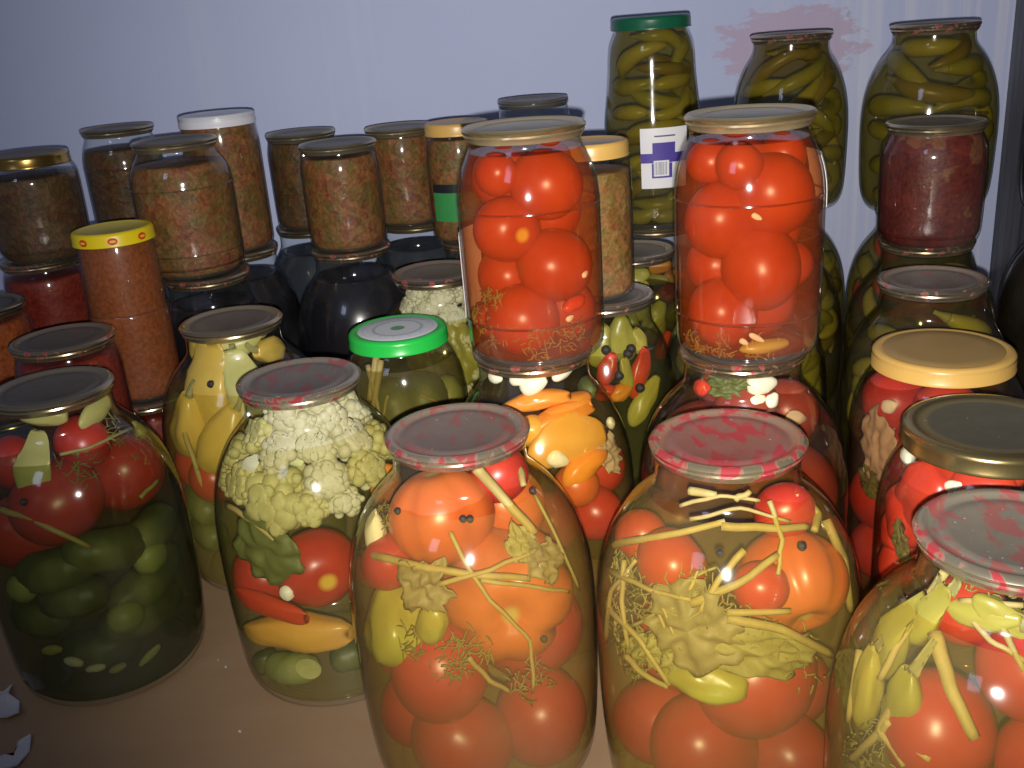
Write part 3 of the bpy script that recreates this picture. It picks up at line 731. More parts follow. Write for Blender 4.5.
rel8 = on('rel8', 'S4', 'half', 'small relish jar at right of the three small ones', 'right small relish jar', GH, TIN, R=.043, h=.112, lidR=.0425, dx=-.006, dy=-.012)
twist = on('twist', 'S8', 'slim', 'slim relish jar with orange lid and green label', 'green-labelled relish jar', GT, LIDTAN, h=.126, lid='twist', lidlabel='orange screw lid', dx=-.016)
dark = on('dark', 'S9', 'half', 'small dark jar with dull lid behind left tomato jar', 'small dark jar', GH, LIDBLACK, h=.133, lidR=.0415, R=.043, dx=-.014, dy=-.01)
peach = on('peach', 'P', 'slim', 'slim relish jar with peach lid between the tomato jars', 'peach-lidded relish jar', GT, LIDTAN, h=.129, lid='twist', lidlabel='peach screw lid', dx=-.006, R=.034, lidR=.032)
T1 = on('T1', 'H', 'one', 'left of the two tall jars of bright red tomatoes', 'left stacked tomato jar', G1, TIN3, dx=.004, dy=-.005)
T2 = on('T2', 'I', 'one', 'right of the two tall jars of bright red tomatoes', 'right stacked tomato jar', G1, TIN3, dx=.003)
gt = on('gt', 'Q2', 'tall', 'tall green pepper jar with dark green lid and barcode label', 'tall green-lidded jar', GT, LIDDKG, lid='twist', lidlabel='dark green screw lid')
p7 = on('p7', 'O1', 'two', 'tall olive pepper jar on top below the pink wall stain', 'tall jar below stain', G2, TINR, R=.0635, dx=.005, h=.186)
p9 = on('p9', 'N', 'two', 'tall olive pepper jar on top at the right', 'tall jar at right', G2, TINR, R=.0685, dx=.005, h=.188)
dk = on('dk', 'M', 'half', 'small jar of dark red plum preserve with grey lid', 'plum jar', GH, TIN, R=.047, dx=-.006, dy=-.016, h=.110)
X2 = on('X2', 'X', 'two', 'dark jar on top in shadow at the right edge', 'shadowed upper jar', G2, LIDBLACK, R=.064, gmat=glass('shade_tinted_jar_glass', (.8, .8, .78)))  # same darkened tint and contents, in place of shade

# contents that nobody could count
for j, lv, m, nm, ds, ct in (
    (relL, .088, RELD, 'vegetable_relish', 'dark chopped relish in the gold-lidded jar', 'relish'),
    (rel1, .113, REL, 'vegetable_relish', 'chopped vegetable relish in the largest relish jar', 'relish'),
    (relB, .112, RELD, 'vegetable_relish', 'chopped relish in the rear left relish jar', 'relish'),
    (relW, .140, REL, 'vegetable_relish', 'chopped relish in the white-lidded jar', 'relish'),
    (rel3, .104, RELD, 'vegetable_relish', 'chopped relish in the rearmost small jar', 'relish'),
    (rel37, .100, REL, 'vegetable_relish', 'chopped relish in the middle small jar', 'relish'),
    (rel8, .104, REL, 'vegetable_relish', 'chopped relish in the right small jar', 'relish'),
    (twist, .110, REL, 'vegetable_relish', 'chopped relish behind the green label', 'relish'),
    (peach, .106, RELL, 'vegetable_relish', 'light brown relish in the peach-lidded jar', 'relish'),
    (yb, .116, PASTE, 'tomato_paste', 'red paste in the jar under the sauce jar', 'paste'),
    (r42, .100, PASTE, 'tomato_paste', 'dark red paste under the gold-lidded relish jar', 'paste'),
    (r62, .100, PASTE, 'tomato_paste', 'red paste beside the sauce jar', 'paste'),
    (le, .100, PASTEO, 'tomato_paste', 'orange paste in jar at left edge', 'paste'),
    (r42b, .11, PASTE, 'tomato_paste', 'red paste at bottom of the far left stack', 'paste'),
    (r62b, .10, PASTE, 'tomato_paste', 'red paste at bottom behind the cucumber jar', 'paste'),
    (leb, .10, PASTE, 'tomato_paste', 'red paste at bottom at the left edge', 'paste'),
    (dk, .106, PLUM, 'plum_preserve', 'dark red plum preserve with pale fruit pieces', 'preserve'),
    (S1, .207, JUICE, 'dark_juice', 'black juice under the largest relish jar', 'juice'),
    (S2, .207, JUICE, 'dark_juice', 'black juice behind the bright green lid', 'juice'),
    (S3, .207, JUICE, 'dark_juice', 'black juice under the white-lidded relish jar', 'juice'),
    (S4, .207, SLATE, 'dark_juice', 'black juice under the right small relish jar', 'juice'),
    (S5, .207, SLATE, 'dark_juice', 'black juice under the rearmost small relish jar', 'juice'),
    (S6, .207, SLATE, 'dark_juice', 'black juice in the far left wall jar', 'juice'),
    (S8, .207, JUICE, 'dark_juice', 'black juice under the green-labelled jar', 'juice'),
    (S9, .207, JUICE, 'dark_juice', 'black juice under the small dark jar', 'juice'),
    (dark, .090, JUICE, 'dark_juice', 'black juice in the small dark jar', 'juice'),
    (X, .205, GHOST, 'shade_dark_brine', 'dark brine in the shadowed lower jar', 'brine'),
    (X2, .170, GHOST, 'shade_dark_brine', 'dark brine in the shadowed upper jar', 'brine')):
    fill_stuff(j, lv, m, nm, ds, ct)
sa = jar('yellow', 'sauce', yb.x, yb.y, yb.z_top + .0002, 'tall orange-brown sauce jar with yellow lid', 'yellow-lidded sauce jar', GT, 'twist', LIDYEL, lidR=.0382, lidlabel='yellow screw lid with red emblems on its rim')
fill_stuff(sa, .163, SAUCE, 'pepper_sauce', 'orange-brown sauce in the yellow-lidded jar', 'sauce')

# printed patches and labels: curved strips that hug a jar or a lid rim
def patch(j, a0, a1, z0, z1, lift, mat, name, parent, na=14, nz=6, r=None, rot=0):
    ce = math.atan2(EYE.y - j.y, EYE.x - j.x); vs, fs = [], []
    for s in (0, .00025):
        for i in range(na + 1):
            for k in range(nz + 1):
                a = ce + a0 + (a1 - a0) * i / na; z = z0 + (z1 - z0) * k / nz + rot * (i / na - .5)
                rr = (r if r else max(rad(j, j.base + z), rad(j, j.base + z))) + lift + s
                vs.append((rr * math.cos(a), rr * math.sin(a), z))
    m = (na + 1) * (nz + 1)
    for i in range(na):
        for k in range(nz):
            f = (i * (nz + 1) + k, (i + 1) * (nz + 1) + k, (i + 1) * (nz + 1) + k + 1, i * (nz + 1) + k + 1)
            fs += [f[::-1], tuple(x + m for x in f)]
    b = [i * (nz + 1) for i in range(na + 1)] + [na * (nz + 1) + k for k in range(1, nz + 1)] + [i * (nz + 1) + nz for i in range(na - 1, -1, -1)] + [k for k in range(nz - 1, 0, -1)]
    for p, q in zip(b, b[1:] + b[:1]): fs.append((p, q, q + m, p + m))
    return mesh_obj(name, vs, fs, mat, parent, None, True, 40)
PAPER = plain('white_label_paper', (.80, .80, .82), .5, 0, .4, .04, 40)
INK = plain('violet_ink', (.085, .06, .33), .5, 0, .4, .1, 60)
INKD = plain('dark_ink', (.10, .10, .20), .5, 0, .4, .1, 60)
GRN = plain('green_label_print', (.035, .24, .065), .45, 0, .4, .1, 60)
BLK = plain('black_label_print', (.012, .012, .018), .45, 0, .4, .1, 60)
lab = patch(gt, -.26, .72, .046, .109, .0008, PAPER, 'paper_label', gt.root); lab['label'] = 'white paper label with violet barcode panel'
patch(gt, -.02, .44, .083, .094, .0014, INK, 'printed_band', lab, 8, 2)
patch(gt, -.26, .72, .073, .083, .0014, INK, 'printed_band', lab, 14, 2)
patch(gt, -.04, .38, .057, .0725, .0014, INK, 'printed_panel', lab, 8, 2)
patch(gt, 0, .31, .0590, .0755, .0019, PAPER, 'barcode_field', lab, 6, 2)
patch(gt, .02, .44, .1000, .1015, .0014, INKD, 'printed_line', lab, 8, 1)
def bars():
    ms = []; x = .015
    V, Fa = [], []
    R3 = random.Random(3); ce = math.atan2(EYE.y - gt.y, EYE.x - gt.x)
    while x < .27:
        w = R3.choice((.006, .010, .014)); o0 = len(V)
        for a in (x, x + w):
            for z in (.0606, .0740):
                r = rad(gt, gt.base + z) + .0024; V.append((r * math.cos(ce + a), r * math.sin(ce + a), z))
        Fa.append((o0, o0 + 2, o0 + 3, o0 + 1)); x += w + R3.choice((.008, .012, .016))
    return mesh_obj('barcode_bars', V, Fa, plain('barcode_ink', (.22, .22, .28), .5), lab)
bars()
gl = patch(twist, -.95, .75, .026, .066, .0008, GRN, 'paper_label', twist.root); gl['label'] = 'green label with black top band'
patch(twist, -.95, .75, .057, .066, .0013, BLK, 'printed_band', gl, 14, 2)
for a0, k in ((.18, T2), (-1.75, T1)):       # torn white label remnants on the tomato jars
    if k is T2: l2 = patch(k, 1.35, 2.2, .100, .134, .0008, PAPER, 'label_remnant', k.root)
    else: l2 = patch(k, -2.3, -1.42, .030, .090, .0008, PAPER, 'label_remnant', k.root)
    l2['label'] = 'torn white label remnant'
RED = plain('red_emblem', (.62, .05, .02), .4, 0, .4, .1, 60)
YEL2 = plain('emblem_yellow', (.85, .55, .03), .4, 0, .4, .1, 60)
def emblem(a, parent, r, z):
    ce = math.atan2(EYE.y - sa.y, EYE.x - sa.x) + a; rt = Vector((-math.sin(ce), math.cos(ce), 0)); n = Vector((math.cos(ce), math.sin(ce), 0))
    for (w, h, lf, m, nm) in ((.0046, .0034, .0005, RED, 'emblem'), (.0030, .0012, .0009, YEL2, 'emblem_centre')):
        vs = [n * (r + lf) + Vector((0, 0, z))]; k = 24
        for i in range(k):
            t = 2 * PI * i / k; x = w * math.cos(t); vs.append(n * (math.sqrt(r * r - x * x) + lf) + rt * x + Vector((0, 0, z + h * math.sin(t))))
        o = mesh_obj(nm, vs, [(0, i + 1, (i + 1) % k + 1) for i in range(k)], m, parent)
        if nm == 'emblem': o['label'] = 'small red oval emblem'
        parent = parent
for a in (-.80, -.05, .70): emblem(a, sa.lid, sa.lr + .0002, -.0072)
# printed disc on the bright green lid
def disc_mat():
    m, nt, out = nodes('printed_disc')
    tc = N(nt, 'ShaderNodeTexCoord'); sx = N(nt, 'ShaderNodeSeparateXYZ'); L(nt, tc.outputs['Object'], sx.inputs[0])
    r = maths(nt, 'SQRT', maths(nt, 'ADD', maths(nt, 'MULTIPLY', sx.outputs[0], sx.outputs[0]), maths(nt, 'MULTIPLY', sx.outputs[1], sx.outputs[1])))
    W = (.66, .68, .72); Gy = (.40, .48, .47)
    k = .0352
    c = ramp(nt, maths(nt, 'DIVIDE', r, k), ((0, (.12, .34, .16)), (.17, (.12, .34, .16)), (.19, W), (.55, W), (.58, Gy), (.63, Gy), (.66, W), (.86, W), (.875, (.5, .55, .55)), (.90, W)))
    n = noise_t(nt, coord(nt), 260, 1, .5)
    band = ramp(nt, maths(nt, 'DIVIDE', r, k), ((.60, 0.0), (.70, 1.0), (.84, 1.0), (.86, 0.0)))
    c = mixc(nt, maths(nt, 'MULTIPLY', maths(nt, 'MULTIPLY', ramp(nt, n, ((.58, 0.0), (.64, 1.0))), band), .45), c, (.35, .40, .42))
    principled(nt, out, c, .4); return m
vs, fs = lathe([(.0001, 0), (.02, 0), (.0345, 0), (.0352, -.0003)], 64); dsc = mesh_obj('printed_disc', vs, [f[::-1] for f in fs], disc_mat(), G.lid); dsc.location = (0, 0, -.0004); dsc['label'] = 'white printed disc with green centre'
vs, fs = lathe([(.0001, 0), (.03, 0), (.0425, 0), (.0432, -.0004)], 64); dp = mesh_obj('lid_panel', vs, [f[::-1] for f in fs], LIDTAN2, Jj.lid); dp.location = (0, 0, -.0005); dp['label'] = 'darker brownish panel of the lid'

# ------------------------------------------------------------------ A: tomatoes over cucumbers
settle([tomato(A, 118, 484, 36, T_DEEP), tomato(A, 64, 500, 40, T_DEEP), tomato(A, 90, 446, 24, T_DEEP), tomato(A, 4, 536, 34, T_DEEP), tomato(A, 8, 478, 24, T_DEEP)], 80)
for a in ((188, 505, 128, 552, 20), (180, 545, 110, 612, 21), (150, 540, 60, 555, 22), (95, 560, 20, 575, 22), (176, 590, 100, 632, 21), (110, 590, 40, 600, 20), (70, 620, 10, 610, 21), (140, 640, 60, 652, 20)):
    cucumber(A, *a, CUKE, 'dark green pickled cucumber')
for u, v, s in ((150, 557, 19), (22, 588, 17), (126, 617, 19)):
    blob(A, u, v, s, s * .9, 0, CUKEL, 'cucumber', 'pale cucumber end facing out', 'cucumber', warp=.1, seed=u)
blob(A, 32, 470, 40, 18, 75, P_PALE, 'pepper_slice', 'pale green pepper slice', 'pepper', c=.004, seed=2)
blob(A, 44, 416, 24, 11, -10, P_PALE, 'cabbage_piece', 'pale green cabbage piece', 'cabbage', c=.005, seed=13)
blob(A, 140, 432, 22, 10, -40, P_PALE, 'cabbage_piece', 'pale green cabbage piece', 'cabbage', c=.005, seed=14)
blob(A, 95, 412, 26, 12, 10, P_PALE, 'cabbage_piece', 'pale green cabbage piece', 'cabbage', c=.005, seed=3)
stem(A, [(0, 509), (30, 518), (90, 547)], 3.6, STRAW, 'thick yellow straw')
stem(A, [(60, 455), (90, 447), (140, 425)], 2, STRAWG, 'thin greenish twig')
stem(A, [(140, 498), (158, 480)], 2.5, STRAW, 'short yellow straw')
peppercorn(A, 24, 502)
dill(A, [(75, 470, 20), (110, 430, 18), (150, 450, 14)], DILL, 'dill sprigs around tomatoes in left front cucumber jar', 30)
for i, (u, v, a, b, ro) in enumerate(((52, 650, 12, 5, 10), (74, 662, 10, 5, -20), (150, 655, 14, 4, 25), (96, 668, 10, 4, 0), (118, 668, 9, 4, 10))):
    blob(A, u, v, a, b, ro, GARLIC if i % 2 else P_PALE, 'garlic_slice', 'pale garlic slice', 'garlic', c=.003, seed=i)
fill_brine(A, .198, (.74, .77, .56), (.060, .065, .026), .06, .38, 'dark green brine in the left front cucumber jar')
# ------------------------------------------------------------------ B
for i, (u, v, a, b, ro, m) in enumerate(((212, 385, 58, 30, 78, P_YEL), (250, 395, 55, 26, 100, P_PALE), (190, 425, 40, 22, 70, P_YEL), (232, 346, 34, 17, 15, P_PALE), (205, 352, 25, 14, -15, P_YEL), (268, 350, 28, 15, 160, P_YEL), (225, 440, 42, 24, 60, P_YEL))):
    o, p, e1, e2, n, aa, bb = blob(B, u, v, a, b, ro, m, 'yellow_pepper', 'whole pale yellow pepper', 'pepper', ridge=4, taper=.25, warp=.22, seed=i, bend=.2)
    stalk(o, p, e1, aa, CHS)
settle([tomato(B, 180, 472, 24, T_DEEP), tomato(B, 205, 478, 22, T_DEEP)], 40)
for a in ((170, 492, 215, 520, 15), (180, 520, 222, 545, 15), (178, 500, 200, 540, 13)): cucumber(B, *a, CUKE, 'dark green pickled cucumber')
stem(B, [(178, 415), (192, 455), (205, 492)], 3, STRAW, 'slanting dry straw')
stem(B, [(186, 440), (198, 470)], 2, STRAW, 'thin dry straw')
peppercorn(B, 211, 384)
fill_brine(B, .188, (.96, .93, .76), (.45, .38, .10), .10, .22, 'yellowish brine in the yellow-pepper jar')
# ------------------------------------------------------------------ C
for i, (u, v, r, k) in enumerate(((287, 412, 22, 0), (322, 414, 22, 0), (352, 410, 20, 0), (300, 424, 20, 0), (262, 436, 20, 1), (240, 452, 20, 1), (282, 452, 23, 0), (316, 448, 22, 0), (348, 440, 23, 0), (378, 442, 22, 1), (280, 498, 36, 1), (248, 482, 22, 1), (326, 480, 24, 0), (344, 502, 18, 0), (365, 470, 22, 1), (232, 478, 18, 1), (310, 508, 20, 1))):
    floret(Cj, u, v, r, CAULY if k else CAUL, None, seed=i)
leaf(Cj, 262, 548, 46, 38, -35, LEAFD, 'dark green serrated leaf', 'green_leaf', 'leaf', 9, .005, .22, 3)
stem(Cj, [(228, 505), (250, 520), (275, 540)], 3, STRAW, 'pale green sprig')
blob(Cj, 249, 466, 18, 8, 35, ONION, 'onion_slice', 'greyish onion slice', 'onion', c=.002, seed=2)
settle([tomato(Cj, 326, 570, 36, T_DEEP, aim=(.5, -.3, .9)), tomato(Cj, 248, 578, 30, T_DEEP), tomato(Cj, 372, 568, 22, T_DEEP)], 60)
blob(Cj, 270, 606, 50, 12, -6, P_RED, 'red_pepper_strip', 'red pepper strip', 'pepper', c=.006, seed=4)
blob(Cj, 287, 593, 8, 8, 0, GARLIC, 'garlic_piece', 'small white garlic piece', 'garlic', c=.004, seed=9)
o, p, e1, e2, n, aa, bb = blob(Cj, 298, 632, 64, 19, 4, P_AMBER, 'yellow_pepper', 'long yellow pepper lying on its side', 'pepper', c=.014, ridge=4, warp=.25, seed=3, taper=-.1)
o = cucumber(Cj, 270, 664, 318, 668, 16, CUKEL, 'green cucumber chunk')
pf = spot(Cj, 309, 667, .004); t, k, n = frame(Cj, pf); vs, fs = [pf], []
for i in range(24):
    q = pf + (t * math.cos(2 * PI * i / 24) + k * math.sin(2 * PI * i / 24)) * .0095; rv = Vector((q.x - Cj.x, q.y - Cj.y, 0)).normalized() * (rad(Cj, q.z) - .0020); vs.append(Vector((Cj.x + rv.x, Cj.y + rv.y, q.z)))
c_ = mesh_obj('cut_face', vs, [(0, 1 + i, 1 + (i + 1) % 24) for i in range(24)], veg('cucumber_flesh', (.42, .42, .10), (.58, .56, .22), 70), None, o.location); c_.location = (0, 0, 0); c_.parent = o; c_['label'] = 'pale round cut face'
cucumber(Cj, 330, 660, 370, 650, 15, CUKE, 'green pickled cucumber')
cucumber(Cj, 246, 655, 270, 672, 13, CUKE, 'green pickled cucumber')
blob(Cj, 385, 484, 22, 18, 60, P_ORANGE, 'orange_pepper_piece', 'orange pepper piece', 'pepper', seed=7)
fill_brine(Cj, .203, (.96, .94, .82), (.28, .26, .08), .04, .16, 'greenish yellow brine in the front cauliflower jar')
# ------------------------------------------------------------------ D
settle([tomato(D, 457, 530, 48, T_ORANGE, 'orange tomato', (-.2, .9, .2), ribs=5, depth=.10),
        tomato(D, 515, 628, 62, T_ORANGE, 'large ribbed orange tomato', (.1, -.25, 1), ribs=6, depth=.17, dimple=.26),
        tomato(D, 552, 515, 40, T_ORANGE, 'orange tomato', (.6, .6, .1)), tomato(D, 500, 474, 26, T_DEEP),
        tomato(D, 392, 556, 26, T_PINK), tomato(D, 384, 690, 40, T_PINK), tomato(D, 452, 694, 46, T_PINK), tomato(D, 540, 704, 50, T_PINK),
        tomato(D, 455, 752, 46, T_PINK), tomato(D, 553, 752, 42, T_PINK), tomato(D, 386, 750, 38, T_PINK)], 90, .92)
o, p, e1, e2, n, aa, bb = blob(D, 398, 624, 46, 40, 115, P_GY, 'green_pepper', 'whole green and yellow lobed pepper', 'pepper', c=.022, ridge=4, warp=.3, seed=5, taper=.3)
o2 = blob(D, 432, 624, 24, 16, 70, P_GY, 'pepper_piece', 'small yellowish pepper piece', 'pepper', seed=8)
garlic(D, 375, 530, 26, 13, 78)
leaf(D, 424, 586, 30, 30, 20, LEAFP, 'pale ragged dill leaf', 'herb_leaf', 'leaf', 6, .006, .5, 2)
leaf(D, 548, 560, 22, 26, 70, LEAFP, 'pale ragged herb leaf', 'herb_leaf', 'leaf', 5, .006, .5, 4)
leaf(D, 520, 545, 18, 18, 30, STRAWG, 'small olive leaf piece', 'herb_leaf', 'leaf', 4, .007, .3, 6)
for pts, r in (([(358, 553), (420, 566), (470, 575), (530, 578)], 4.2), ([(440, 585), (490, 570), (538, 549)], 3), ([(476, 468), (505, 500), (535, 532)], 6), ([(450, 532), (470, 570), (490, 600), (530, 640), (534, 690)], 2.6), ([(480, 580), (540, 588), (570, 592)], 2.6), ([(468, 658), (490, 680), (510, 692)], 3), ([(520, 468), (524, 486)], 4)):
    stem(D, pts, r, STRAW, 'straw-coloured dill sprig')
stem(D, [(535, 495), (558, 540), (580, 590)], 2, STRAWG, 'thin green twig')
for u, v in ((463, 519), (470, 519), (533, 491), (544, 639), (398, 511)): peppercorn(D, u, v)
dill(D, [(450, 660, 22), (415, 640, 18), (470, 655, 26), (530, 680, 20), (380, 515, 14)], DILL, 'dill fronds in the left front tomato jar', 40)
fill_brine(D, .203, (.97, .91, .66), (.44, .28, .09), .12, .34, 'golden brine in the left front tomato jar')  # denser murk low down stands in for lens haze
# ------------------------------------------------------------------ E
settle([tomato(E, 666, 566, 32, T_BRIGHT, 'orange-red tomato'), tomato(E, 800, 585, 50, T_ORANGE, 'large ribbed orange tomato', (.2, -.75, .6), ribs=6, depth=.17, dimple=.26),
        tomato(E, 622, 534, 24, T_BRIGHT, 'orange-red tomato'), tomato(E, 762, 590, 24, T_DEEP), tomato(E, 640, 706, 52, T_PINK), tomato(E, 745, 704, 56, T_PINK),
        tomato(E, 694, 752, 50, T_PINK), tomato(E, 806, 725, 44, T_PINK), tomato(E, 618, 748, 40, T_PINK), tomato(E, 780, 756, 44, T_PINK), tomato(E, 798, 512, 26, T_DEEP)], 90, .92)
blob(E, 706, 678, 46, 20, -5, P_GY, 'green_pepper', 'green pepper half under the leaf', 'pepper', c=.014, warp=.25, seed=2)
leaf(E, 688, 632, 58, 44, 10, LEAFP, 'pale crumpled cabbage leaf', 'cabbage_leaf', 'leaf', 5, .006, .35, 5, .007)
leaf(E, 765, 655, 75, 28, -12, STRAWG, 'olive wilted leaf across the jar', 'wilted_leaf', 'leaf', 4, .008, .3, 7, .006)
leaf(E, 650, 650, 40, 26, 25, STRAWG, 'olive ragged leaf', 'wilted_leaf', 'leaf', 6, .009, .4, 8, .006)
for pts, r in (([(602, 545), (660, 536), (725, 522)], 4), ([(722, 526), (770, 528), (808, 527)], 5), ([(690, 604), (735, 585), (778, 556)], 5), ([(728, 618), (780, 628), (832, 655)], 5.5), ([(624, 560), (622, 600), (628, 650)], 3), ([(600, 600), (640, 640), (670, 685)], 3), ([(826, 520), (845, 560), (850, 610)], 5), ([(744, 550), (720, 580), (700, 612)], 4), ([(728, 612), (790, 612)], 4), ([(606, 570), (650, 590), (690, 600)], 2.6), ([(625, 655), (645, 675), (668, 688)], 3.4), ([(770, 500), (782, 540), (778, 575)], 3), ([(680, 505), (720, 495), (760, 500)], 2.4), ([(690, 520), (740, 508), (790, 522)], 2.4), ([(806, 500), (818, 514), (814, 530)], 5), ([(604, 640), (612, 590), (636, 560)], 2.6), ([(690, 490), (716, 495)], 5), ([(735, 500), (750, 492)], 4)):
    stem(E, pts, r, STRAW, 'straw-coloured dill sprig')
for u, v in ((802, 546), (720, 553)): peppercorn(E, u, v, 5)
for k in range(14):
    u, v = rnd.uniform(606, 690), rnd.uniform(560, 660); a = rnd.uniform(-1.2, 1.2); ln = rnd.uniform(18, 40)
    stem(E, [(u, v), (u + ln * math.cos(a), v + ln * math.sin(a))], rnd.uniform(1.2, 2.2), rnd.choice((STRAW, STRAWG)), 'thin dry dill twig', 'dill_twig', depth=rnd.uniform(.005, .011))
dill(E, [(625, 610, 34), (650, 590, 30), (700, 600, 34), (660, 640, 30), (640, 655, 26), (740, 630, 30), (800, 660, 30), (620, 570, 20)], DILL, 'tangled dill fronds in the middle front tomato jar', 60)
fill_brine(E, .207, (.97, .92, .66), (.44, .31, .09), .10, .30, 'golden brine in the middle front tomato jar')  # haze of the lens put into the murk near the bottom
# ------------------------------------------------------------------ F
settle([tomato(Fj, 948, 735, 52, T_PINK), tomato(Fj, 1004, 690, 50, T_PINK), tomato(Fj, 1030, 752, 48, T_PINK), tomato(Fj, 985, 655, 34, T_BRIGHT, 'orange-red tomato')], 60)
for i, (u, v, a, b, ro, m) in enumerate(((893, 640, 62, 22, 72, P_GY), (925, 618, 52, 20, 60, P_GY), (868, 690, 56, 18, 85, CH2), (985, 618, 38, 15, 10, P_GY), (905, 700, 40, 20, 80, CH1), (1010, 620, 40, 16, -20, P_GY))):
    o, p, e1, e2, n, aa, bb = blob(Fj, u, v, a, b, ro, m, 'green_pepper', 'long yellow-green pepper', 'pepper', ridge=3, warp=.25, seed=i + 3, bend=.35, taper=.2)
    stalk(o, p, e1, aa, CHS)
for pts, r in (([(934, 634), (952, 690), (974, 738)], 8), ([(946, 570), (905, 630), (880, 680)], 5), ([(890, 720), (870, 742), (850, 760)], 5), ([(900, 690), (880, 730), (905, 765)], 5), ([(960, 600), (1024, 606)], 4), ([(945, 590), (990, 640), (1024, 660)], 3.5), ([(1000, 620), (1024, 670)], 4), ([(860, 650), (848, 720)], 4), ([(895, 735), (930, 760)], 6)):
    stem(Fj, pts, r, STRAW, 'straw-coloured dill sprig')
peppercorn(Fj, 903, 601, 5)
dill(Fj, [(885, 740, 26), (860, 750, 22), (1010, 600, 22), (960, 590, 22)], DILL, 'dill fronds in the bottom right corner jar', 40)
fill_brine(Fj, .205, (.97, .92, .68), (.42, .32, .09), .12, .28, 'golden brine in the bottom right corner jar')
# ------------------------------------------------------------------ G
for a in ((385, 380, 415, 450, 24), (425, 372, 418, 450, 26), (446, 375, 450, 430, 16)): cucumber(G, *a, CUKEL if a[0] == 446 else CUKE, 'light green gherkin' if a[0] == 446 else 'dark green gherkin')
for pts, r in (([(376, 355), (370, 400)], 4), ([(380, 360), (374, 408)], 4), ([(368, 365), (380, 415)], 3), ([(382, 345), (396, 355)], 3), ([(420, 395), (438, 402)], 1.6), ([(388, 395), (382, 420)], 1.6)): stem(G, pts, r, STRAW, 'straw-coloured dill sprig')
fill_brine(G, .196, (.80, .76, .50), (.22, .18, .06), .22, .34, 'olive brine in the green-lidded gherkin jar')
# ------------------------------------------------------------------ H
for i, (u, v, a, b, ro, m, d) in enumerate(((536, 400, 38, 9, 8, P_ORANGE, 'orange pepper strip'), (568, 405, 30, 8, 12, P_ORANGE, 'orange pepper strip'), (560, 416, 42, 11, 10, P_ORANGE, 'orange pepper strip'), (568, 440, 46, 27, 0, P_AMBER, 'large amber pepper half'), (584, 464, 30, 15, 20, P_ORANGE, 'orange pepper half'), (530, 430, 22, 16, 10, P_AMBER, 'amber pepper half'))):
    blob(Hj, u, v, a, b, ro, m, 'pepper_half', d, 'pepper', c=.010, warp=.2, seed=i, bend=-.3)
settle([tomato(Hj, 576, 490, 20, T_ORANGE, 'small orange tomato'), tomato(Hj, 612, 472, 28, T_DEEP), tomato(Hj, 600, 505, 26, T_DEEP), tomato(Hj, 478, 440, 26, T_DEEP), tomato(Hj, 560, 520, 26, T_DEEP)], 40)
for u, v, a, b, ro in ((534, 384, 15, 10, 20), (496, 377, 10, 7, 0), (563, 373, 14, 6, 10), (558, 459, 13, 9, -30), (611, 424, 10, 5, -50), (518, 380, 9, 6, 0)): garlic(Hj, u, v, a, b, ro)
blob(Hj, 588, 388, 18, 12, -10, LEAFD, 'olive_piece', 'dark olive piece', 'olive', seed=3)
leaf(Hj, 612, 455, 20, 24, 50, LEAFB, 'brownish leaf', 'wilted_leaf', 'leaf', 4, .005, .3, 3)
fill_brine(Hj, .203, (.96, .90, .70), (.36, .22, .06), .05, .15, 'golden brine in the orange-pepper jar')
# ------------------------------------------------------------------ I
settle([tomato(I, 668, 440, 46, T_DARK, 'dark maroon tomato'), tomato(I, 818, 450, 50, T_DARK, 'dark maroon tomato'), tomato(I, 690, 400, 28, T_DARK, 'dark maroon tomato'), tomato(I, 806, 405, 30, T_DARK, 'dark maroon tomato'), tomato(I, 745, 420, 30, T_DARK, 'dark maroon tomato'), tomato(I, 830, 510, 40, T_DARK, 'dark maroon tomato'), tomato(I, 655, 480, 30, T_DARK, 'dark maroon tomato')], 60)
for u, v, a, b, ro in ((762, 384, 17, 11, 0), (757, 401, 10, 7, 20), (797, 418, 16, 7, -20), (772, 400, 9, 7, 50)): garlic(I, u, v, a, b, ro)
blob(I, 702, 388, 12, 9, 20, P_RED, 'red_pepper_piece', 'red pepper piece', 'pepper', seed=3)
leaf(I, 726, 385, 26, 14, 0, LEAFD, 'dark wilted leaf', 'wilted_leaf', 'leaf', 4, .006, .3, 3)
fill_brine(I, .206, (.86, .70, .56), (.16, .06, .03), .06, .20, 'reddish brine in the dark tomato jar')
# ------------------------------------------------------------------ J, K
settle([tomato(Jj, 893, 412, 32, T_DEEP), tomato(Jj, 868, 500, 34, T_DEEP), tomato(Jj, 905, 450, 30, T_DEEP), tomato(Jj, 866, 540, 28, T_DEEP), tomato(Jj, 940, 405, 28, T_DEEP)], 40)
leaf(Jj, 874, 446, 26, 38, 10, LEAFB, 'flat brown cabbage leaf', 'cabbage_leaf', 'leaf', 4, .0035, .2, 3)
garlic(Jj, 890, 406, 10, 7, 30)
leaf(Jj, 870, 484, 24, 14, -20, LEAFD, 'dark leaf', 'dark_leaf', 'leaf', 4, .0035, .3, 5)
fill_brine(Jj, .200, (.84, .70, .56), (.14, .05, .025), .08, .18, 'reddish brine in the tan-lidded jar')
for i, (u, v, a, b, ro) in enumerate(((930, 495, 46, 38, 60), (985, 490, 42, 34, 90), (882, 560, 30, 26, 50), (908, 515, 36, 30, 90), (1005, 470, 26, 22, 0), (895, 530, 26, 22, 0))):
    blob(K, u, v, a, b, ro, P_RED, 'red_pepper', 'glossy red pepper', 'pepper', ridge=4, warp=.2, seed=i + 1)
for u, v, a, b, ro in ((908, 456, 12, 9, 0), (954, 486, 10, 6, 30)): garlic(K, u, v, a, b, ro)
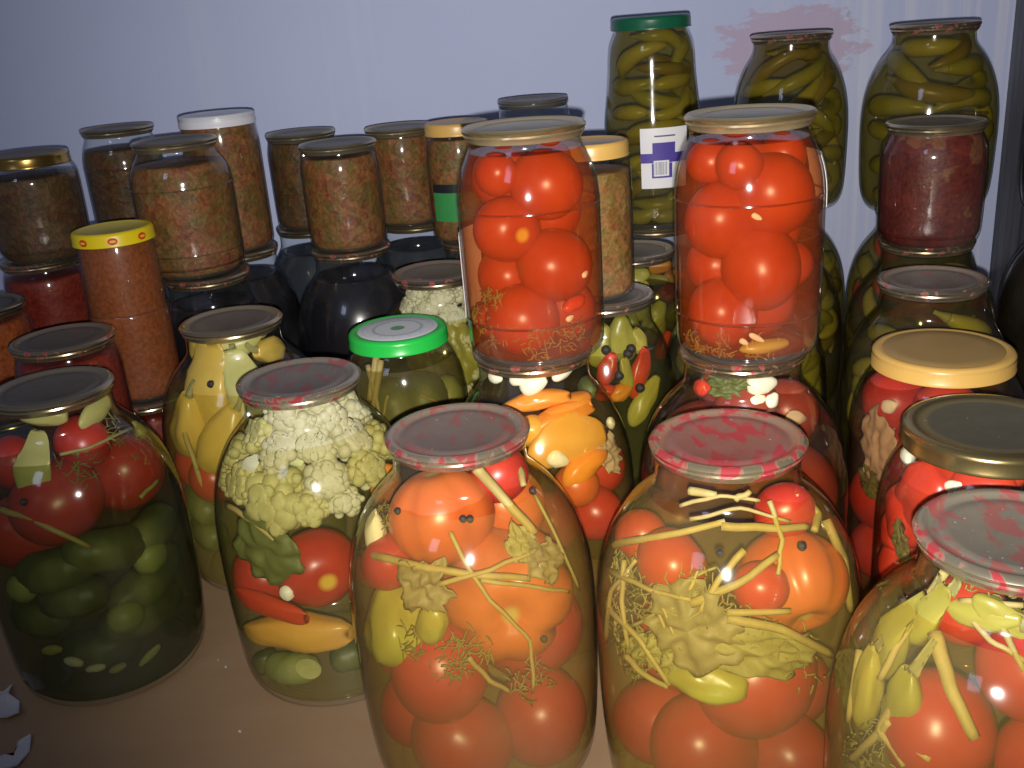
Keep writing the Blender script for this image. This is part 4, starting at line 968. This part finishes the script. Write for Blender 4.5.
leaf(K, 900, 545, 12, 22, 20, LEAFD, 'dark leaf', 'dark_leaf', 'leaf', 4, .0035, .3, 5)
fill_brine(K, .190, (.95, .82, .66), (.30, .08, .03), .06, .12, 'reddish brine in the gold-rimmed jar')
# ------------------------------------------------------------------ R, P, Q, Q2
for i, (u, v, r) in enumerate(((418, 292, 13), (440, 298, 14), (462, 294, 13), (428, 310, 14), (452, 318, 15), (472, 312, 12), (468, 340, 12), (410, 306, 11))): floret(R, u, v, r, CAUL, seed=i + 40)
leaf(R, 462, 352, 26, 34, 20, CH1, 'olive green leaf', 'green_leaf', 'leaf', 4, .004, .15, 3)
leaf(R, 425, 350, 26, 30, 20, CH1, 'olive green leaf', 'green_leaf', 'leaf', 4, .004, .15, 4)
for i, (u, v, r) in enumerate(((478, 372, 10), (462, 392, 12), (448, 400, 11))): floret(R, u, v, r, CAUL, seed=i + 60)
fill_brine(R, .200, (.92, .90, .72), (.20, .18, .06), .08, .25, 'olive brine in the rear cauliflower jar')
for i, (u, v, a, b, ro, m, d) in enumerate(((622, 338, 26, 14, 95, CH1, 'olive green pepper'), (600, 345, 24, 13, 80, CH1, 'olive green pepper'), (608, 368, 18, 9, 70, P_RED, 'red pepper piece'), (640, 372, 28, 10, 70, P_RED, 'red pepper piece'), (626, 376, 22, 7, 95, CH2, 'yellow-green pepper'), (620, 392, 14, 9, 20, P_ORANGE, 'orange pepper piece'), (645, 400, 30, 11, 50, CH2, 'yellow-green pepper'), (640, 342, 18, 8, 110, CH2, 'yellow-green pepper'), (606, 392, 14, 9, 0, P_RED, 'red pepper piece'))):
    blob(Pj, u, v, a, b, ro, m, 'pepper', d, 'pepper', warp=.3, seed=i, taper=.2)
for u, v in ((606, 350), (628, 354), (631, 349), (619, 376), (640, 388)): peppercorn(Pj, u, v, 5)
fill_brine(Pj, .196, (.86, .84, .62), (.12, .12, .04), .08, .18, 'olive brine in the pepper mix jar')
for i, (u, v, a, b, ro, m, d) in enumerate(((640, 300, 22, 12, 80, CH2, 'yellow-green pepper'), (655, 318, 20, 11, 60, CH1, 'olive green pepper'), (636, 278, 16, 9, 20, CH1, 'olive green pepper'), (655, 330, 16, 10, 40, CH3, 'brown pepper'), (628, 320, 18, 11, 100, CH1, 'olive green pepper'), (664, 345, 16, 8, 60, P_RED, 'red pepper piece'))):
    blob(Q, u, v, a, b, ro, m, 'pepper', d, 'pepper', warp=.3, seed=i, taper=.2)
fill_brine(Q, .196, (.82, .80, .58), (.10, .09, .03), .10, .2, 'olive brine in the grey-lidded pickle jar')
for i, (u, v, a, b, ro, m, d) in enumerate(((656, 266, 18, 8, 0, P_ORANGE, 'orange pepper ring'), (654, 280, 16, 6, 0, P_PALE, 'pale pepper ring'), (667, 294, 13, 9, 20, P_RED, 'red pepper piece'), (640, 270, 12, 8, 20, CH3, 'brown pepper'), (676, 276, 14, 7, 0, P_ORANGE, 'orange pepper ring'), (676, 310, 16, 9, 40, CH1, 'olive green pepper'))):
    blob(Q2, u, v, a, b, ro, m, 'pepper', d, 'pepper', warp=.25, seed=i)
fill_brine(Q2, .200, (.84, .80, .60), (.14, .10, .04), .08, .25, 'olive brine in jar under the green-lidded jar')
# ------------------------------------------------------------------ the two tomato jars
settle([tomato(T1, 488, 172, 28, T_BRIGHT), tomato(T1, 547, 177, 32, T_BRIGHT), tomato(T1, 583, 168, 20, T_BRIGHT), tomato(T1, 512, 228, 30, T_BRIGHT, aim=(.55, -.35, .8)), tomato(T1, 573, 214, 30, T_BRIGHT), tomato(T1, 490, 268, 28, T_BRIGHT), tomato(T1, 554, 266, 34, T_BRIGHT), tomato(T1, 527, 321, 32, T_BRIGHT), tomato(T1, 586, 312, 27, T_BRIGHT), tomato(T1, 466, 222, 24, T_BRIGHT), tomato(T1, 594, 260, 22, T_BRIGHT), tomato(T1, 520, 148, 20, T_BRIGHT), tomato(T1, 478, 320, 18, T_BRIGHT)], 90, .93)
blob(T1, 574, 304, 15, 7, 12, P_RED, 'chili_pepper', 'small red chili', 'pepper', seed=3, c=.005)
for u, v in ((570, 318), (585, 274)): garlic(T1, u, v, 5, 3, 20)
dill(T1, [(480, 320, 14), (500, 335, 14), (570, 335, 16), (540, 345, 20), (490, 300, 10)], DILL, 'dill at the bottom of the left stacked tomato jar', 40, .003, 10)
fill_brine(T1, .146, (.98, .78, .60), (.46, .075, .015), .18, .20, 'orange-red brine in the left stacked tomato jar')
settle([tomato(T2, 705, 180, 33, T_BRIGHT), tomato(T2, 778, 180, 38, T_BRIGHT), tomato(T2, 749, 148, 22, T_BRIGHT), tomato(T2, 702, 144, 20, T_BRIGHT), tomato(T2, 795, 142, 22, T_BRIGHT), tomato(T2, 725, 235, 35, T_BRIGHT), tomato(T2, 791, 240, 34, T_BRIGHT), tomato(T2, 696, 270, 28, T_BRIGHT, aim=(.1, .8, .55)), tomato(T2, 757, 287, 37, T_BRIGHT), tomato(T2, 703, 323, 31, T_BRIGHT), tomato(T2, 788, 320, 34, T_BRIGHT), tomato(T2, 680, 224, 22, T_BRIGHT, aim=(.1, -.4, .8)), tomato(T2, 810, 280, 20, T_BRIGHT)], 90, .93)
for u, v, a, b in ((757, 217, 6, 3), (744, 342, 5, 3), (757, 338, 9, 3)): garlic(T2, u, v, a, b, -30)
blob(T2, 765, 346, 26, 7, 4, CH2, 'green_pepper', 'yellow-green pepper lying at the bottom', 'pepper', seed=4, c=.006)
dill(T2, [(690, 345, 12), (720, 350, 16), (760, 352, 18)], DILL, 'dill at the bottom of the right stacked tomato jar', 40, .003, 9)
fill_brine(T2, .146, (.98, .78, .60), (.46, .075, .015), .18, .20, 'orange-red brine in the right stacked tomato jar')
# ------------------------------------------------------------------ jars packed with long green peppers
SKIP = set()
def pack(j, z0, z1, a0, a1, desc='olive green pepper', ln=.084, r=.0088, dz=.0140, mats=(CH1, CH1, CH2, CH3), seed=1):
    R3 = random.Random(seed); z = z0; row = 0
    while z < z1:
        rho = rad(j, j.base + z) - r - .004
        a = a0 + (row % 2) * (ln / rho) * .5 - .2; 
        while a < a1:
            L_ = ln * R3.uniform(.8, 1.15); m = R3.choice(mats); args = (a + L_ / rho * .5, z + R3.uniform(-.003, .003), L_, r * R3.uniform(.85, 1.15), R3.uniform(-.55, .55), (m, CHS))
            inn, sg, bw = R3.choice((0, 0, .003)), R3.choice((-1, 1)), R3.uniform(-.6, .6)
            key = (j.key, row, round(a, 2))
            chili(j, *args, desc, inn, sg, bw)
            a += (L_ * .93) / rho
        z += dz; row += 1
pack(gt, .012, .205, -1.4, 1.4, 'olive green pepper', .070, .0082, .014, seed=3)
pack(p7, .016, .178, -1.5, 1.5, 'olive green pepper', seed=4, r=.0090, dz=.0145)
pack(p9, .016, .178, -1.5, 1.5, 'olive green pepper', seed=5, r=.0098, dz=.016, ln=.095)
pack(Lj, .11, .205, -1.4, 1.4, 'yellow-green pepper', ln=.06, seed=6, mats=(CH2, CH1, P_GY))
pack(Mj, .14, .205, -1.4, 1.0, 'olive green pepper', seed=7, mats=(CH1, CH2, P_RED, CH1))
pack(Nj, .14, .205, -1.5, .4, 'olive green pepper', seed=8, mats=(CH1, P_RED, CH1))
pack(O3, .10, .19, -1.4, 1.5, 'olive green pepper', seed=9, mats=(CH1, CH2, CH1, P_ORANGE))
pack(O2, .13, .20, .3, 1.5, 'olive green pepper', seed=10)
pack(O1, .13, .205, .2, 1.5, 'olive green pepper', seed=11)
for j, s in ((gt, 'tall green-lidded jar'), (p7, 'tall jar below the wall stain'), (p9, 'tall jar at right'), (Lj, 'jar behind the tan-lidded jar'), (Mj, 'jar under the plum jar'), (Nj, 'jar under the right tall jar'), (O3, 'nearest jar behind the right tomato stack'), (O2, 'second jar behind the right tomato stack'), (O1, 'jar under the middle tall jar')):
    fill_brine(j, j.top * .965, (.80, .74, .46), (.085, .072, .018), .16, .22, 'olive brine in the ' + s)

# ------------------------------------------------------------------ scraps on the floor
SCRAP = plain('scrap_paper', (.62, .60, .62), .6, 0, .3, .08, 60)
def scrap(pts, label, name='paper_scrap', lift=.0006, curl=.008, cat='paper scrap'):
    P = [on_plane_z(u, v, 0) for u, v in pts]; c = sum(P, Vector()) / len(P); vs, fs = [], []
    nr = 5; n = len(P)
    for s in (0, 1):
        for q in range(nr + 1):
            for p in P:
                x = c.lerp(p, q / nr); vs.append(Vector((x.x, x.y, lift + s * .0003 + curl * max(0, noise.noise(x * 60)) * (q / nr))))
    m = (nr + 1) * n
    for q in range(nr):
        for i in range(n):
            k = (i + 1) % n; f = (q * n + i, q * n + k, (q + 1) * n + k, (q + 1) * n + i); fs += [tuple(x + m for x in f), f[::-1]]
    for i in range(n):
        k = (i + 1) % n; fs.append((nr * n + i, nr * n + k, m + nr * n + k, m + nr * n + i))
    o = mesh_obj(name, vs, fs, SCRAP, None, c); tag(o, label, cat, 'scraps on the floor'); return o
scrap([(-14, 694), (4, 692), (13, 686), (10, 698), (20, 702), (21, 718), (8, 721), (-14, 720)], 'upper torn white paper scrap on the floor at left edge')
scrap([(-10, 760), (6, 755), (14, 757), (18, 742), (30, 735), (32, 738), (30, 752), (18, 768), (-10, 775)], 'lower torn white paper scrap on floor at bottom left')
for (u, v, s, l) in ((200, 633, 4, 'white crumb on the floor right of left front cucumber jar'), (184, 657, 1.6, 'tiny crumb below the white crumb on the brown floor'), (226, 668, 1.5, 'tiny crumb on floor under the front cauliflower jar'), (240, 733, 1.8, 'tiny crumb lowest on the brown floor')):
    scrap([(u - s, v), (u - s * .2, v - s * .8), (u + s, v - s * .3), (u + s * .7, v + s * .7), (u - s * .5, v + s * .6)], l, 'crumb', .0008, .002, 'crumb')

# ------------------------------------------------------------------ labels for everything inside the jars
def name_contents():
    groups = {}
    for o, d, cat, jk in ITEMS: groups.setdefault((d, jk), []).append((o, cat))
    ordw = ['first', 'second', 'third', 'fourth', 'fifth', 'sixth', 'seventh', 'eighth', 'ninth', 'tenth', 'eleventh', 'twelfth']
    for (d, jk), lst in groups.items():
        sh = JARS[jk].short; it = []
        for o, cat in lst:
            ps = [o.matrix_basis @ v.co for v in list(o.data.vertices)[::7]]
            m = sum(ps, Vector()) / len(ps); u, v, w = proj(m); it.append((v, u, o, cat))
        n = len(it)
        plural = d.split()[-1] + 's'
        for x in it:
            x[2]['category'] = x[3]
            if n > 1: x[2]['group'] = ('%s in the %s' % (d + 's', sh))
        it.sort(key=lambda t: t[0])
        if n == 1: it[0][2]['label'] = '%s in the %s' % (d, sh); continue
        if n <= 3:
            dv = it[-1][0] - it[0][0]; us = [t[1] for t in it]
            if dv < max(us) - min(us):
                it.sort(key=lambda t: t[1]); w = ['left', 'right'] if n == 2 else ['left', 'middle', 'right']
            else: w = ['upper', 'lower'] if n == 2 else ['upper', 'middle', 'lower']
            for k, t in enumerate(it): t[2]['label'] = '%s %s in the %s' % (w[k], d, sh)
            continue
        nrow = max(2, round(math.sqrt(n * .9))) if n > 4 else 2
        vs_ = [t[0] for t in it]; gaps = sorted(range(1, n), key=lambda k: vs_[k - 1] - vs_[k])[:nrow - 1]
        if n > 8:
            gaps = [round(n * k / nrow) for k in range(1, nrow)]
        rows = []; prev = 0
        for g in sorted(gaps) + [n]: rows.append(sorted(it[prev:g], key=lambda t: t[1])); prev = g
        for ri, row in enumerate(rows):
            rw = 'top row' if ri == 0 else 'bottom row' if ri == len(rows) - 1 else (ordw[ri] + ' row down')
            for ci, t in enumerate(row):
                m = len(row)
                cw = '' if m == 1 else 'leftmost, ' if ci == 0 else 'rightmost, ' if ci == m - 1 else (ordw[ci] + ' from left, ')
                t[2]['label'] = '%s in the %s, %s%s' % (d, sh, cw, rw)
name_contents()

# ------------------------------------------------------------------ light: the phone's flash just below the lens, and a dim window behind
def look(o, target):
    o.rotation_euler = (Vector(target) - o.location).to_track_quat('-Z', 'Y').to_euler()
ld = bpy.data.lights.new('flash', 'SPOT'); ld.energy = 38; ld.color = (1.0, .94, .87); ld.shadow_soft_size = .0035; ld.spot_size = math.radians(92); ld.spot_blend = 1.0
lo = bpy.data.objects.new('flash', ld); C.objects.link(lo); lo.location = EYE - UP * .013 + RT * .002
look(lo, on_plane_y(640, 190, 1.0))
ad = bpy.data.lights.new('window_light', 'AREA'); ad.shape = 'RECTANGLE'; ad.size = .28; ad.size_y = .42; ad.energy = 1.4; ad.color = (.62, .70, 1.0)
ao = bpy.data.objects.new('window_light', ad); C.objects.link(ao); ao.location = (-.9, -.55, 1.25); look(ao, (0, .8, .2))
w = bpy.data.worlds.new('room'); SC.world = w; w.use_nodes = True
w.node_tree.nodes['Background'].inputs[0].default_value = (.55, .62, .85, 1); w.node_tree.nodes['Background'].inputs[1].default_value = .10
SC.cycles.transparent_max_bounces = 48
SC.cycles.max_bounces = 8
SC.view_settings.view_transform = 'Standard'
SC.view_settings.look = 'None'
SC.view_settings.exposure = 0
